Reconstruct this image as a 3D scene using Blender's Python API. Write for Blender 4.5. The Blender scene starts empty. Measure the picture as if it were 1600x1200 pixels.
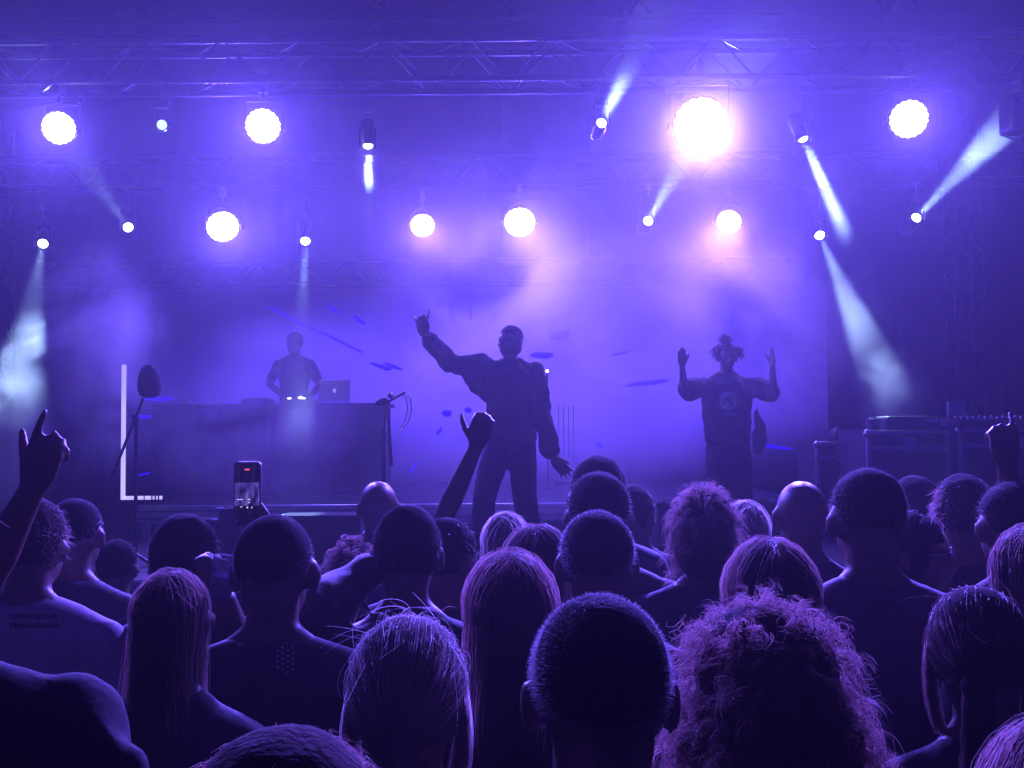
import bpy, bmesh, math, random
import numpy as np
from mathutils import Vector, Matrix, noise
random.seed(7)
R = math.radians
sc = bpy.context.scene
HAZE = .0040                                  # scattering per metre
COL = sc.collection

# ------------------------------------------------------------------ camera
F = 1600.0                                   # focal length in photograph pixels (1600 wide)
CAM = Vector((0, 0, 1.95))
cd = bpy.data.cameras.new('camera'); cam = bpy.data.objects.new('camera', cd); COL.objects.link(cam)
cd.sensor_fit = 'HORIZONTAL'; cd.sensor_width = 36; cd.lens = 36
cd.clip_start = .02; cd.clip_end = 200
ROT = Matrix.Rotation(R(92.4), 3, 'X') @ Matrix.Rotation(R(-.45), 3, 'Z')
cam.matrix_world = Matrix.Translation(CAM) @ ROT.to_4x4()
sc.camera = cam
def P(px, py, y):
    """world point on the plane Y=y that a pixel of the photograph looks at"""
    d = ROT @ Vector(((px - 800) / F, -(py - 600) / F, -1))
    return CAM + d * (y / d.y)

# ------------------------------------------------------------------ world, exposure, sampling
w = bpy.data.worlds.new('World'); sc.world = w; w.use_nodes = True
bg = w.node_tree.nodes['Background']
bg.inputs[0].default_value = (.055, .030, .62, 1); bg.inputs[1].default_value = .24
sc.view_settings.view_transform = 'Standard'; sc.view_settings.look = 'None'
sc.view_settings.exposure = 0; sc.view_settings.gamma = 1
sc.view_settings.use_curve_mapping = False
cy = sc.cycles
cy.use_denoising = True
try: cy.denoiser = 'OPENIMAGEDENOISE'
except Exception: pass
cy.max_bounces = 5; cy.diffuse_bounces = 2; cy.glossy_bounces = 2; cy.transmission_bounces = 3
cy.volume_bounces = 0; cy.transparent_max_bounces = 8
cy.volume_step_rate = 1.0; cy.volume_max_steps = 64
cy.sample_clamp_indirect = 4; cy.sample_clamp_direct = 0
cy.use_light_tree = True

# ------------------------------------------------------------------ materials
def mat(name, col, rough=.6, metal=0., spec=.5, bump=0., bscale=40., var=.25, emit=None, estr=0., sheen=0.):
    m = bpy.data.materials.new(name); m.use_nodes = True; nt = m.node_tree
    b = nt.nodes['Principled BSDF']
    b.inputs['Roughness'].default_value = rough; b.inputs['Metallic'].default_value = metal
    b.inputs['Specular IOR Level'].default_value = spec
    if sheen: b.inputs['Sheen Weight'].default_value = sheen; b.inputs['Sheen Roughness'].default_value = .4
    tc = nt.nodes.new('ShaderNodeTexCoord'); nz = nt.nodes.new('ShaderNodeTexNoise')
    nz.inputs['Scale'].default_value = bscale; nz.inputs['Detail'].default_value = 3
    nt.links.new(tc.outputs['Object'], nz.inputs['Vector'])
    mx = nt.nodes.new('ShaderNodeMix'); mx.data_type = 'RGBA'
    mx.inputs[6].default_value = tuple(c * (1 - var) for c in col) + (1,)
    mx.inputs[7].default_value = tuple(min(1, c * (1 + var)) for c in col) + (1,)
    nt.links.new(nz.outputs['Fac'], mx.inputs[0]); nt.links.new(mx.outputs[2], b.inputs['Base Color'])
    if bump:
        bp = nt.nodes.new('ShaderNodeBump'); bp.inputs['Strength'].default_value = bump; bp.inputs['Distance'].default_value = .004
        nt.links.new(nz.outputs['Fac'], bp.inputs['Height']); nt.links.new(bp.outputs[0], b.inputs['Normal'])
    if emit:
        b.inputs['Emission Color'].default_value = tuple(emit) + (1,); b.inputs['Emission Strength'].default_value = estr
        m.cycles.emission_sampling = 'NONE'
    return m
def hair_mat(name, col, tr=1.6, rough=.45):
    """(base, strand): a dull dark mass of hair and the strands on it that catch and pass light"""
    base = mat(name + '_mass', tuple(c * .5 for c in col), .95, spec=.08, bump=.6, bscale=150, var=.4)
    m = bpy.data.materials.new(name); m.use_nodes = True; nt = m.node_tree; nt.nodes.clear()
    out = nt.nodes.new('ShaderNodeOutputMaterial'); b = nt.nodes.new('ShaderNodeBsdfPrincipled')
    t = nt.nodes.new('ShaderNodeBsdfTranslucent'); mx = nt.nodes.new('ShaderNodeMixShader'); mx.inputs[0].default_value = .6
    tc = nt.nodes.new('ShaderNodeTexCoord'); nz = nt.nodes.new('ShaderNodeTexNoise'); nz.inputs['Scale'].default_value = 60
    nt.links.new(tc.outputs['Object'], nz.inputs['Vector'])
    c = nt.nodes.new('ShaderNodeMix'); c.data_type = 'RGBA'
    c.inputs[6].default_value = tuple(x * .6 for x in col) + (1,); c.inputs[7].default_value = tuple(min(1, x * 1.4) for x in col) + (1,)
    nt.links.new(nz.outputs['Fac'], c.inputs[0]); nt.links.new(c.outputs[2], b.inputs['Base Color'])
    b.inputs['Roughness'].default_value = rough; b.inputs['Specular IOR Level'].default_value = .5
    t.inputs[0].default_value = tuple(min(1, x * tr) for x in col) + (1,)
    nt.links.new(b.outputs[0], mx.inputs[1]); nt.links.new(t.outputs[0], mx.inputs[2]); nt.links.new(mx.outputs[0], out.inputs[0])
    return base, m
M = dict(
    ground=mat('asphalt', (.05, .05, .05), .85, bump=.4, bscale=90),
    deck=mat('stage_plywood', (.025, .025, .027), .5, bump=.15, bscale=25),
    riser=mat('riser_aluminium', (.42, .42, .45), .42, .6, bscale=12),
    skirt=mat('black_cloth', (.02, .02, .022), .9, bump=.3, bscale=14),
    drape=mat('black_drape', (.005, .005, .006), .95, spec=.05, bump=.3, bscale=8),
    roof=mat('roof_canvas', (.05, .05, .055), .85, bump=.2, bscale=6),
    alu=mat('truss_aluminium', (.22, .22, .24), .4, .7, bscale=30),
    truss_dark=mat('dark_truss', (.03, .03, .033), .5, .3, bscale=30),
    black=mat('black_metal', (.025, .025, .028), .38, .2, bscale=60),
    plastic=mat('black_plastic', (.02, .02, .024), .3, bscale=60),
    case=mat('case_laminate', (.03, .03, .034), .45, bump=.25, bscale=120),
    edge=mat('case_aluminium', (.5, .5, .53), .35, .9, bscale=40),
    cabinet=mat('speaker_cabinet', (.02, .02, .022), .9, spec=.12, bump=.3, bscale=140),
    foam=mat('foam_windshield', (.015, .015, .018), .95, bump=.6, bscale=220),
    grille=mat('speaker_grille', (.03, .03, .033), .5, .5, bump=.6, bscale=300),
    laptop=mat('laptop_aluminium', (.5, .5, .53), .35, .85, bscale=50),
    skin=mat('skin', (.17, .10, .075), .42, bump=.1, bscale=120, var=.1),
    skin_tan=mat('skin_tan', (.18, .085, .05), .42, bump=.1, bscale=120, var=.1),
    skin_dark=mat('skin_dark', (.08, .04, .026), .4, bump=.1, bscale=120, var=.1),
    eye=mat('eye_dark', (.06, .055, .05), .8, spec=.1, var=.05),
    stage_black=mat('stage_black_cotton', (.012, .012, .014), .85, spec=.2, bump=.35, bscale=55),
    black_cloth=mat('black_cotton', (.042, .042, .05), .8, bump=.35, bscale=55, sheen=.25),
    navy=mat('navy_cotton', (.035, .04, .08), .8, bump=.35, bscale=55, sheen=.25),
    grey=mat('grey_cotton', (.09, .09, .10), .8, bump=.35, bscale=55, sheen=.2),
    pale=mat('pale_cotton', (.34, .28, .34), .85, bump=.3, bscale=55),
    plum=mat('plum_cotton', (.10, .05, .09), .8, bump=.35, bscale=55, sheen=.2),
    leather=mat('black_leather', (.02, .018, .018), .5, bump=.5, bscale=35),
    denim=mat('dark_denim', (.03, .04, .07), .85, bump=.4, bscale=180),
    shoe=mat('shoe_rubber', (.03, .03, .03), .6),
    print_dark=mat('dark_print', (.03, .02, .04), .7),
    print_pale=mat('pale_print', (.55, .55, .6), .7),
    lens=mat('lens_glass', (.03, .03, .04), .1),
    led=mat('led_cell', (.8, .8, .8), .3, emit=(1, .86, 1.0), estr=30),
    led_dim=mat('led_cell_pink', (.8, .8, .8), .3, emit=(1, .62, 1.0), estr=9),
    beam_lens=mat('beam_lens', (.8, .8, .8), .2, emit=(.72, .88, 1.0), estr=12),
    beam_lens_dim=mat('beam_lens_blue', (.6, .7, .8), .2, emit=(.30, .55, 1.0), estr=2.5),
    tube=mat('led_tube', (.8, .8, .8), .4, emit=(.62, .55, 1.0), estr=.95),
    display=mat('led_wall', (.02, .02, .02), .5, emit=(.16, .08, 1.3), estr=1.0),
    streak=mat('led_wall_blue', (.02, .02, .02), .5, emit=(.02, .0, 1.0), estr=1.0),
    glow=mat('lit_indicator', (.8, .8, .8), .4, emit=(1, .85, 1), estr=8),
    glow_logo=mat('lit_logo', (.8, .8, .85), .3, emit=(.6, .55, 1), estr=.55),
    phone_ui=mat('phone_button', (.8, .8, .8), .4, emit=(.9, .85, 1), estr=1.2),
    phone_rec=mat('phone_record_mark', (.8, .2, .2), .4, emit=(1, .1, .15), estr=1.1),
    fruit=mat('drink', (.55, .25, .6), .15),
)
H = dict(black=hair_mat('hair_black', (.03, .022, .022), 7), brown=hair_mat('hair_brown', (.07, .045, .04), 6),
         auburn=hair_mat('hair_auburn', (.10, .06, .056), 5), blonde=hair_mat('hair_blonde', (.22, .19, .17), 4.4),
         buzz=hair_mat('hair_cropped', (.045, .038, .042), 10))
# haze glow painted into the video wall's picture: violet clouds, brightest right of centre, faded to black to hide the wall's border
nt = M['display'].node_tree; tc = nt.nodes.new('ShaderNodeTexCoord'); nz = nt.nodes.new('ShaderNodeTexNoise'); nz.inputs['Scale'].default_value = .6; nz.inputs['Detail'].default_value = 3
nt.links.new(tc.outputs['Object'], nz.inputs['Vector'])
mp = nt.nodes.new('ShaderNodeMapping'); mp.inputs['Location'].default_value = (-.12, 0, -.86); mp.inputs['Scale'].default_value = (.185, 0, .66)
nt.links.new(tc.outputs['Object'], mp.inputs[0]); ln = nt.nodes.new('ShaderNodeVectorMath'); ln.operation = 'LENGTH'; nt.links.new(mp.outputs[0], ln.inputs[0])
mr = nt.nodes.new('ShaderNodeMapRange'); mr.interpolation_type = 'SMOOTHSTEP'; mr.inputs['From Min'].default_value = .1; mr.inputs['From Max'].default_value = 1.0
mr.inputs['To Min'].default_value = 1.0; mr.inputs['To Max'].default_value = .01; nt.links.new(ln.outputs['Value'], mr.inputs['Value'])
ml = nt.nodes.new('ShaderNodeMath'); ml.operation = 'MULTIPLY'; ad = nt.nodes.new('ShaderNodeMath'); ad.inputs[1].default_value = .5
nt.links.new(nz.outputs['Fac'], ad.inputs[0]); nt.links.new(ad.outputs[0], ml.inputs[0]); nt.links.new(mr.outputs[0], ml.inputs[1])
nt.links.new(ml.outputs[0], nt.nodes['Principled BSDF'].inputs['Emission Strength'])
M['display'].cycles.emission_sampling = 'FRONT'
# clear plastic
def clear(name, col, rough=.05):
    m = bpy.data.materials.new(name); m.use_nodes = True; b = m.node_tree.nodes['Principled BSDF']
    b.inputs['Base Color'].default_value = col + (1,); b.inputs['Transmission Weight'].default_value = .9
    b.inputs['Roughness'].default_value = rough; b.inputs['IOR'].default_value = 1.35
    return m
M['clear'] = clear('clear_plastic', (.9, .88, .95))
# phone screen: dim picture of the stage, a flat screen image
def phone_screen():
    m = bpy.data.materials.new('phone_screen'); m.use_nodes = True; nt = m.node_tree; b = nt.nodes['Principled BSDF']
    b.inputs['Base Color'].default_value = (.01, .01, .012, 1); b.inputs['Roughness'].default_value = .12
    tc = nt.nodes.new('ShaderNodeTexCoord'); mp = nt.nodes.new('ShaderNodeMapping'); mp.inputs['Scale'].default_value = (70, 1, 26)
    mp.inputs['Rotation'].default_value = (0, R(35), 0)
    nz = nt.nodes.new('ShaderNodeTexNoise'); nz.inputs['Scale'].default_value = 1; nz.inputs['Detail'].default_value = 4
    nt.links.new(tc.outputs['Object'], mp.inputs[0]); nt.links.new(mp.outputs[0], nz.inputs['Vector'])
    rp = nt.nodes.new('ShaderNodeValToRGB'); e = rp.color_ramp.elements
    e[0].position = .38; e[0].color = (.02, .012, .10, 1); e[1].position = .72; e[1].color = (.42, .33, 1, 1)
    k = e.new(.55); k.color = (.14, .09, .62, 1)
    nt.links.new(nz.outputs['Fac'], rp.inputs[0])
    sp = nt.nodes.new('ShaderNodeSeparateXYZ'); nt.links.new(tc.outputs['Object'], sp.inputs[0])
    band = nt.nodes.new('ShaderNodeMath'); band.operation = 'COMPARE'; band.inputs[1].default_value = -.012; band.inputs[2].default_value = .032
    nt.links.new(sp.outputs['Z'], band.inputs[0])
    ml = nt.nodes.new('ShaderNodeMath'); ml.operation = 'MULTIPLY_ADD'; ml.inputs[1].default_value = .42; ml.inputs[2].default_value = .03
    nt.links.new(band.outputs[0], ml.inputs[0])
    nt.links.new(rp.outputs[0], b.inputs['Emission Color']); nt.links.new(ml.outputs[0], b.inputs['Emission Strength'])
    m.cycles.emission_sampling = 'NONE'
    return m
M['phone_screen'] = phone_screen()

# ------------------------------------------------------------------ mesh helpers
def V(*a): return Vector(a)
def frame(d):
    return Vector(d).normalized().to_track_quat('Z', 'Y').to_matrix().to_4x4()
def box(bm, c, s, rot=None):
    mt = Matrix.Translation(c) @ (rot.to_4x4() if rot else Matrix.Identity(4)) @ Matrix.Diagonal((s[0], s[1], s[2], 1))
    return bmesh.ops.create_cube(bm, size=1, matrix=mt)['verts']

class Blob:
    """closed shapes gathered as plain arrays, fused into one skin later (much faster than bmesh operators)"""
    TPL = {}
    def __init__(self): self.v = []; self.f = []; self.n = 0
    def add(self, v, f):
        self.v.append(v); self.f += [tuple(i + self.n for i in q) for q in f]; self.n += len(v)
    @classmethod
    def sphere(cls, seg):
        k = ('s', seg)
        if k not in cls.TPL:
            rg = max(5, seg * 2 // 3); v = [(0, 0, 1)]; f = []
            for i in range(1, rg):
                t = math.pi * i / rg
                v += [(math.sin(t) * math.cos(2 * math.pi * j / seg), math.sin(t) * math.sin(2 * math.pi * j / seg), math.cos(t)) for j in range(seg)]
            v.append((0, 0, -1)); e = len(v) - 1
            for j in range(seg): f.append((0, 1 + j, 1 + (j + 1) % seg)); f.append((e, e - seg + (j + 1) % seg, e - seg + j))
            for i in range(rg - 2):
                a = 1 + i * seg; b = a + seg
                f += [(a + j, b + j, b + (j + 1) % seg, a + (j + 1) % seg) for j in range(seg)]
            cls.TPL[k] = (np.array(v), f)
        return cls.TPL[k]
    def ball(self, c, r, rot, seg):
        v, f = self.sphere(seg); q = v * np.array(tuple(r))
        if rot is not None: q = q @ np.array(rot.to_3x3()).T
        self.add(q + np.array(tuple(c)), f)
    def tube(self, a, b, r1, r2, seg):
        d = b - a; m = np.array(d.normalized().to_track_quat('Z', 'Y').to_matrix())
        an = np.arange(seg) * 2 * math.pi / seg; c = np.stack([np.cos(an), np.sin(an), np.zeros(seg)], 1) @ m.T
        v = np.concatenate([c * r1 + np.array(tuple(a)), c * r2 + np.array(tuple(b))])
        f = [(j, (j + 1) % seg, seg + (j + 1) % seg, seg + j) for j in range(seg)] + [tuple(range(seg))[::-1], tuple(range(seg, 2 * seg))]
        self.add(v, f)
    def transform(self, m):
        M3_ = np.array(m.to_3x3()); t = np.array(tuple(m.translation)); self.v = [q @ M3_.T + t for q in self.v]
    def merge(self, o):
        for q in o.v: pass
        base = self.n; self.v += o.v; self.f += [tuple(i + base for i in q) for q in o.f]; self.n += o.n
    def mesh(self, name):
        me = bpy.data.meshes.new(name); me.from_pydata(np.concatenate(self.v).tolist(), [], self.f); return me

def tube(bm, a, b, r1, r2=None, seg=10, caps=True):
    a = Vector(a); b = Vector(b); d = b - a
    if d.length < 1e-6: return
    if isinstance(bm, Blob): return bm.tube(a, b, r1, r1 if r2 is None else r2, seg)
    mt = Matrix.Translation((a + b) / 2) @ frame(d)
    bmesh.ops.create_cone(bm, cap_ends=caps, segments=seg, radius1=r1, radius2=r1 if r2 is None else r2, depth=d.length, matrix=mt)
def ball(bm, c, r, rot=None, seg=14):
    if not hasattr(r, '__len__'): r = (r, r, r)
    if isinstance(bm, Blob): return bm.ball(c, r, rot, seg)
    mt = Matrix.Translation(c) @ (rot.to_4x4() if rot else Matrix.Identity(4)) @ Matrix.Diagonal((r[0], r[1], r[2], 1))
    bmesh.ops.create_uvsphere(bm, u_segments=seg, v_segments=max(6, seg * 2 // 3), radius=1, matrix=mt)
def limb(bm, pts, rad, seg=12):
    for p, r in zip(pts, rad): ball(bm, p, r, seg=seg)
    for i in range(len(pts) - 1): tube(bm, pts[i], pts[i + 1], rad[i], rad[i + 1], seg)
def lathe(bm, prof, mt, seg=20):
    rings = []
    for r, z in prof:
        rings.append([bm.verts.new(mt @ V(r * math.cos(2 * math.pi * k / seg), r * math.sin(2 * math.pi * k / seg), z)) for k in range(seg)])
    for i in range(len(rings) - 1):
        for k in range(seg):
            bm.faces.new((rings[i][k], rings[i][(k + 1) % seg], rings[i + 1][(k + 1) % seg], rings[i + 1][k]))
    bm.faces.new(rings[0][::-1]); bm.faces.new(rings[-1])
def path(bm, pts, r, seg=6):
    for i in range(len(pts) - 1): tube(bm, pts[i], pts[i + 1], r, r, seg)
def bevel(bm, off, seg=2):
    bmesh.ops.bevel(bm, geom=[e for e in bm.edges], offset=off, segments=seg, affect='EDGES', profile=.6)
def to_mesh(name, bm, m, smooth=True):
    me = bpy.data.meshes.new(name); bmesh.ops.recalc_face_normals(bm, faces=bm.faces); bm.to_mesh(me); bm.free()
    if m: me.materials.append(m)
    if smooth:
        me.polygons.foreach_set('use_smooth', [True] * len(me.polygons))
        try: me.set_sharp_from_angle(angle=R(38))
        except Exception: pass
    return me
def part(name, me, m=None, parent=None, loc=(0, 0, 0), rot=None, scale=None):
    if isinstance(me, bmesh.types.BMesh): me = to_mesh(name, me, m)
    o = bpy.data.objects.new(name, me); COL.objects.link(o)
    o.location = loc
    if rot is not None: o.rotation_euler = rot
    if scale: o.scale = scale
    if parent: o.parent = parent
    return o
def tag(o, label=None, cat=None, group=None, kind=None):
    if label: o['label'] = label
    if cat: o['category'] = cat
    if group: o['group'] = group
    if kind: o['kind'] = kind
    return o
def thing(name, label, cat, loc, rz=0, group=None):
    o = bpy.data.objects.new(name, None); COL.objects.link(o); o.empty_display_size = .1
    o.location = loc; o.rotation_euler = (0, 0, rz)
    return tag(o, label, cat, group)
def spot(parent, loc, target, energy, col, size, blend=.6, radius=.06, name='lamp'):
    l = bpy.data.lights.new(name, 'SPOT'); l.energy = energy; l.color = col
    l.spot_size = R(size); l.spot_blend = blend; l.shadow_soft_size = radius
    o = bpy.data.objects.new(name, l); COL.objects.link(o); o.parent = parent
    o.location = Vector(loc) - Vector(parent.location)
    o.rotation_euler = (Vector(target) - Vector(loc)).to_track_quat('-Z', 'Y').to_euler()
    return o

# ------------------------------------------------------------------ setting: ground, stage, roof, drapes
FLOOR = .93
bm = bmesh.new(); box(bm, (0, 8, -.25), (80, 60, .5)); tag(part('ground', bm, M['ground']), 'dark asphalt ground under the crowd', kind='structure')

st = thing('stage', 'low black stage platform behind the crowd', 'stage', (0, 7.0, 0))
bm = bmesh.new(); box(bm, (0, 3.5, FLOOR - .05), (15, 7.0, .1)); bevel(bm, .008, 1); part('deck', bm, M['deck'], st)
bm = bmesh.new()
n = 120
for i in range(n):                       # pleated cloth skirt
    x0 = -7.4 + 14.8 * i / n; x1 = -7.4 + 14.8 * (i + 1) / n
    y0 = .03 + .018 * (i % 2); y1 = .03 + .018 * ((i + 1) % 2)
    vs = [bm.verts.new(v) for v in ((x0, y0, .0), (x1, y1, .0), (x1, y1, FLOOR - .102), (x0, y0, FLOOR - .102))]; bm.faces.new(vs)
part('skirt', bm, M['skirt'], st)
bm = bmesh.new(); box(bm, (0, 0.0, FLOOR - .05), (15, .02, .085)); part('edge_trim', bm, M['edge'], st)

RY = 9.6
rs = thing('stage_riser', 'pale metal framed riser along the back of the stage', 'riser', (0, RY, FLOOR))
xa = P(215, 790, RY).x; xb = P(1252, 790, RY).x
bm = bmesh.new(); box(bm, ((xa + xb) / 2, 1.62, .30), (xb - xa, 3.2, .04)); part('top_deck', bm, M['deck'], rs)
for z, h in ((.286, .05), (.225, .055), (.165, .045)):
    bm = bmesh.new(); box(bm, ((xa + xb) / 2, 0, z), (xb - xa, .05 + .01 * (z < .25), h)); bevel(bm, .006, 1); part('rail', bm, M['riser'], rs)
for px in (228, 430, 560, 745, 900, 1075, 1240):
    bm = bmesh.new(); box(bm, (P(px, 800, RY).x, .01, .07), (.085, .05, .14)); bevel(bm, .005, 1); part('leg', bm, M['riser'], rs)
bm = bmesh.new(); box(bm, ((xa + xb) / 2, .12, .07), (xb - xa - .1, .02, .138)); part('recess_cloth', bm, M['skirt'], rs)

bm = bmesh.new()
for i in range(200):
    x0 = -11 + 22 * i / 200; x1 = -11 + 22 * (i + 1) / 200
    f = lambda k: 14.2 + .025 * math.sin(k * 1.7) + .012 * math.sin(k * 4.1)
    vs = [bm.verts.new(v) for v in ((x0, f(i), 0), (x1, f(i + 1), 0), (x1, f(i + 1), 6.6), (x0, f(i), 6.6))]; bm.faces.new(vs)
bmesh.ops.remove_doubles(bm, verts=bm.verts, dist=.001)
tag(part('backdrop_curtain', bm, M['drape']), 'black pleated curtain hanging across the very back of the stage', 'curtain')
for sx, lb in ((-1, 'black drape closing the left wing of the stage'), (1, 'black drape closing the right wing of the stage')):
    bm = bmesh.new()
    for i in range(70):
        y0 = 7.2 + 6.9 * i / 70; y1 = 7.2 + 6.9 * (i + 1) / 70
        f = lambda k: sx * (7.3 + .06 * math.sin(k * 1.9))
        vs = [bm.verts.new(v) for v in ((f(i), y0, 0), (f(i + 1), y1, 0), (f(i + 1), y1, 6.4), (f(i), y0, 6.4))]; bm.faces.new(vs)
    bmesh.ops.remove_doubles(bm, verts=bm.verts, dist=.001)
    tag(part('wing_drape', bm, M['drape']), lb, 'curtain', 'drapes at the stage wings')
rf = thing('stage_roof', 'dark canvas canopy roof stretched above the stage', 'roof', (0, 7, 6.5))
bm = bmesh.new()
nx = 24
for i in range(nx):
    for j in range(8):
        def q(a, b): return bm.verts.new((-9 + 18 * a / nx, -1.2 + 8.6 * b / 8, .30 - .45 * abs(2 * a / nx - 1) ** 2 - .10 * math.sin(math.pi * (a % 4) / 4)))
        bm.faces.new((q(i, j), q(i + 1, j), q(i + 1, j + 1), q(i, j + 1)))
bmesh.ops.remove_doubles(bm, verts=bm.verts, dist=.001)
part('canopy', bm, M['roof'], rf)
for y in (-1.1, 2.3, 4.6, 7.3):
    bm = bmesh.new(); tube(bm, (-8.9, y, -.18), (8.9, y, -.18), .04); part('purlin', bm, M['alu'], rf)

# ------------------------------------------------------------------ trusses
bm = bmesh.new(); tube(bm, (0, 0, -.5), (0, 0, .5), 1, 1, 8); BRACE = to_mesh('brace', bm, M['alu'])
bm = bmesh.new(); tube(bm, (0, 0, -.5), (0, 0, .5), 1, 1, 12); CHORD = to_mesh('chord', bm, M['alu'])
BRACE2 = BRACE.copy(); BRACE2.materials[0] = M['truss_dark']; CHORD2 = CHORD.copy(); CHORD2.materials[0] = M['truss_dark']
def rod(name, me, a, b, r, parent):
    a = Vector(a); b = Vector(b); d = b - a
    o = part(name, me, None, parent, (a + b) / 2, d.to_track_quat('Z', 'Y').to_euler(), (r, r, d.length)); return o
def truss(label, loc, ax, L, s=.29, pitch=.30, rc=.025, rb=.0095, group='aluminium trusses', dep=None, dark=True):
    """box truss of length L along the unit axis ax ('X' or 'Z') centred on loc"""
    t = thing('lighting_truss' if ax == 'X' else 'tower_truss', label, 'truss', loc, 0, group)
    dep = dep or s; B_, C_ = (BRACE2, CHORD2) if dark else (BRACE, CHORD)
    def pt(u, a, b): return V(u, a, b) if ax == 'X' else V(a, b, u)
    h = s / 2; g = dep / 2
    cor = [(-g, h), (g, h), (g, -h), (-g, -h)]
    for a, b in cor: rod('chord', C_, pt(-L / 2, a, b), pt(L / 2, a, b), rc, t)
    nn = int(L / pitch)
    for k in range(4):
        (a0, b0), (a1, b1) = cor[k], cor[(k + 1) % 4]
        for i in range(nn):
            u0 = -L / 2 + L * (i + .06) / nn; u1 = -L / 2 + L * (i + .94) / nn
            if (i + k // 2) % 2: p, q = pt(u0, a0, b0), pt(u1, a1, b1)
            else: p, q = pt(u0, a1, b1), pt(u1, a0, b0)
            rod('brace', B_, p, q, rb, t)
    for u in [(-L / 2 + 2.0 * j) for j in range(1, int(L / 2))]:
        for a, b in cor: rod('coupler', C_, pt(u - .035, a, b), pt(u + .035, a, b), rc * 1.22, t)
    return t
TYF = 7.0
zt = P(800, 60, TYF).z; zb = P(800, 122, TYF).z
FT = (zt + zb) / 2
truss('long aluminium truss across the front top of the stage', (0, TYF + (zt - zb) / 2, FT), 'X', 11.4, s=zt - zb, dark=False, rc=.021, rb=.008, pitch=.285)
MT = P(800, 264, 10).z
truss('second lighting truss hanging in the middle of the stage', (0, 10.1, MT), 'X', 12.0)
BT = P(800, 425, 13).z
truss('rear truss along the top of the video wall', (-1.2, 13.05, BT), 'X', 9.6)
px1 = P(1512, 480, 12)
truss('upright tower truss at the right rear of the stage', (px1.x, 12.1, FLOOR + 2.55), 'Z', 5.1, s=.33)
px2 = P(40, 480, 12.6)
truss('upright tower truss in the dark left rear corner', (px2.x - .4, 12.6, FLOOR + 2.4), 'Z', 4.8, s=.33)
# deep roof beam with widely spaced X bracing
rb_ = thing('roof_beam', 'deep dark roof beam with crossed bracing above the front truss', 'beam', (0, 9.3, 0))
z0 = P(800, 42, 9.3).z; z1 = z0 + .42
for z in (z0, z1):
    for y in (-.2, .2): rod('chord', CHORD2, (-8, y, z), (8, y, z), .03, rb_)
for px in (-80, 215, 600, 800, 990, 1400, 1700):
    x = P(px, 20, 9.3).x
    for y in (-.2, .2):
        rod('brace', BRACE2, (x - .16, y, z0), (x + .16, y, z1), .022, rb_); rod('brace', BRACE2, (x + .16, y, z0), (x - .16, y, z1), .022, rb_)

# ------------------------------------------------------------------ video wall
LY = 13.2
a = P(165, 762, LY); b = P(1290, 446, LY)
vw = thing('video_wall', 'dim violet video wall showing scattered blue streaks behind the performers', 'video screen', ((a.x + b.x) / 2, LY, a.z))
W_, H_ = b.x - a.x, b.z - a.z
bm = bmesh.new(); box(bm, (0, .05, H_ / 2), (W_, .08, H_)); part('display', bm, M['display'], vw)
for z in (-.03, H_ + .03):
    bm = bmesh.new(); box(bm, (0, .05, z), (W_ + .12, .12, .06)); part('frame', bm, M['black'], vw)
for s in (-1, 1):
    bm = bmesh.new(); box(bm, (s * (W_ / 2 + .03), .05, H_ / 2), (.06, .12, H_)); part('frame', bm, M['black'], vw)
STREAKS = [(418, 479, 500, 520, 5), (500, 518, 568, 552, 7), (512, 476, 530, 490, 6), (552, 494, 572, 508, 8), (578, 568, 612, 578, 9), (600, 568, 630, 578, 8),
           (682, 474, 690, 478, 14), (703, 472, 709, 510, 12), (734, 476, 736, 500, 8), (858, 528, 892, 520, 20), (828, 556, 866, 556, 13), (690, 646, 706, 646, 12),
           (726, 640, 738, 642, 10), (682, 680, 690, 668, 7), (640, 740, 652, 722, 6), (930, 694, 942, 698, 7), (1192, 696, 1240, 702, 6),
           (212, 652, 252, 651, 7), (225, 624, 272, 623, 7), (978, 604, 1050, 594, 9), (215, 743, 240, 738, 4), (955, 556, 985, 548, 8)]
for x0, y0, x1, y1, wd in STREAKS:
    p = P(x0, y0, LY); q = P(x1, y1, LY); d = q - p; hw = wd * LY / F / 2; nrm = V(-d.z, 0, d.x).normalized()
    bm = bmesh.new(); k = .35
    for off, taper in ((0, 1),):
        j = [random.uniform(.55, 1.1) for _ in range(6)]; pts = [p + nrm * hw * .35 * j[0], p + d * .22 * j[1] + nrm * hw * j[2], q - d * .08 + nrm * hw * .8 * j[3], q, q - d * .30 * j[4] - nrm * hw * .9 * j[5], p + d * .30 - nrm * hw * .8 * j[1], p - nrm * hw * .2]
        f = bm.faces.new([bm.verts.new(V(v.x - vw.location.x, .006, v.z - vw.location.z)) for v in pts])
        r = bmesh.ops.extrude_face_region(bm, geom=[f]); bmesh.ops.translate(bm, verts=[v for v in r['geom'] if isinstance(v, bmesh.types.BMVert)], vec=(0, -.004, 0))
    part('streak', to_mesh('streak', bm, M['streak'], False), None, vw)

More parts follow.
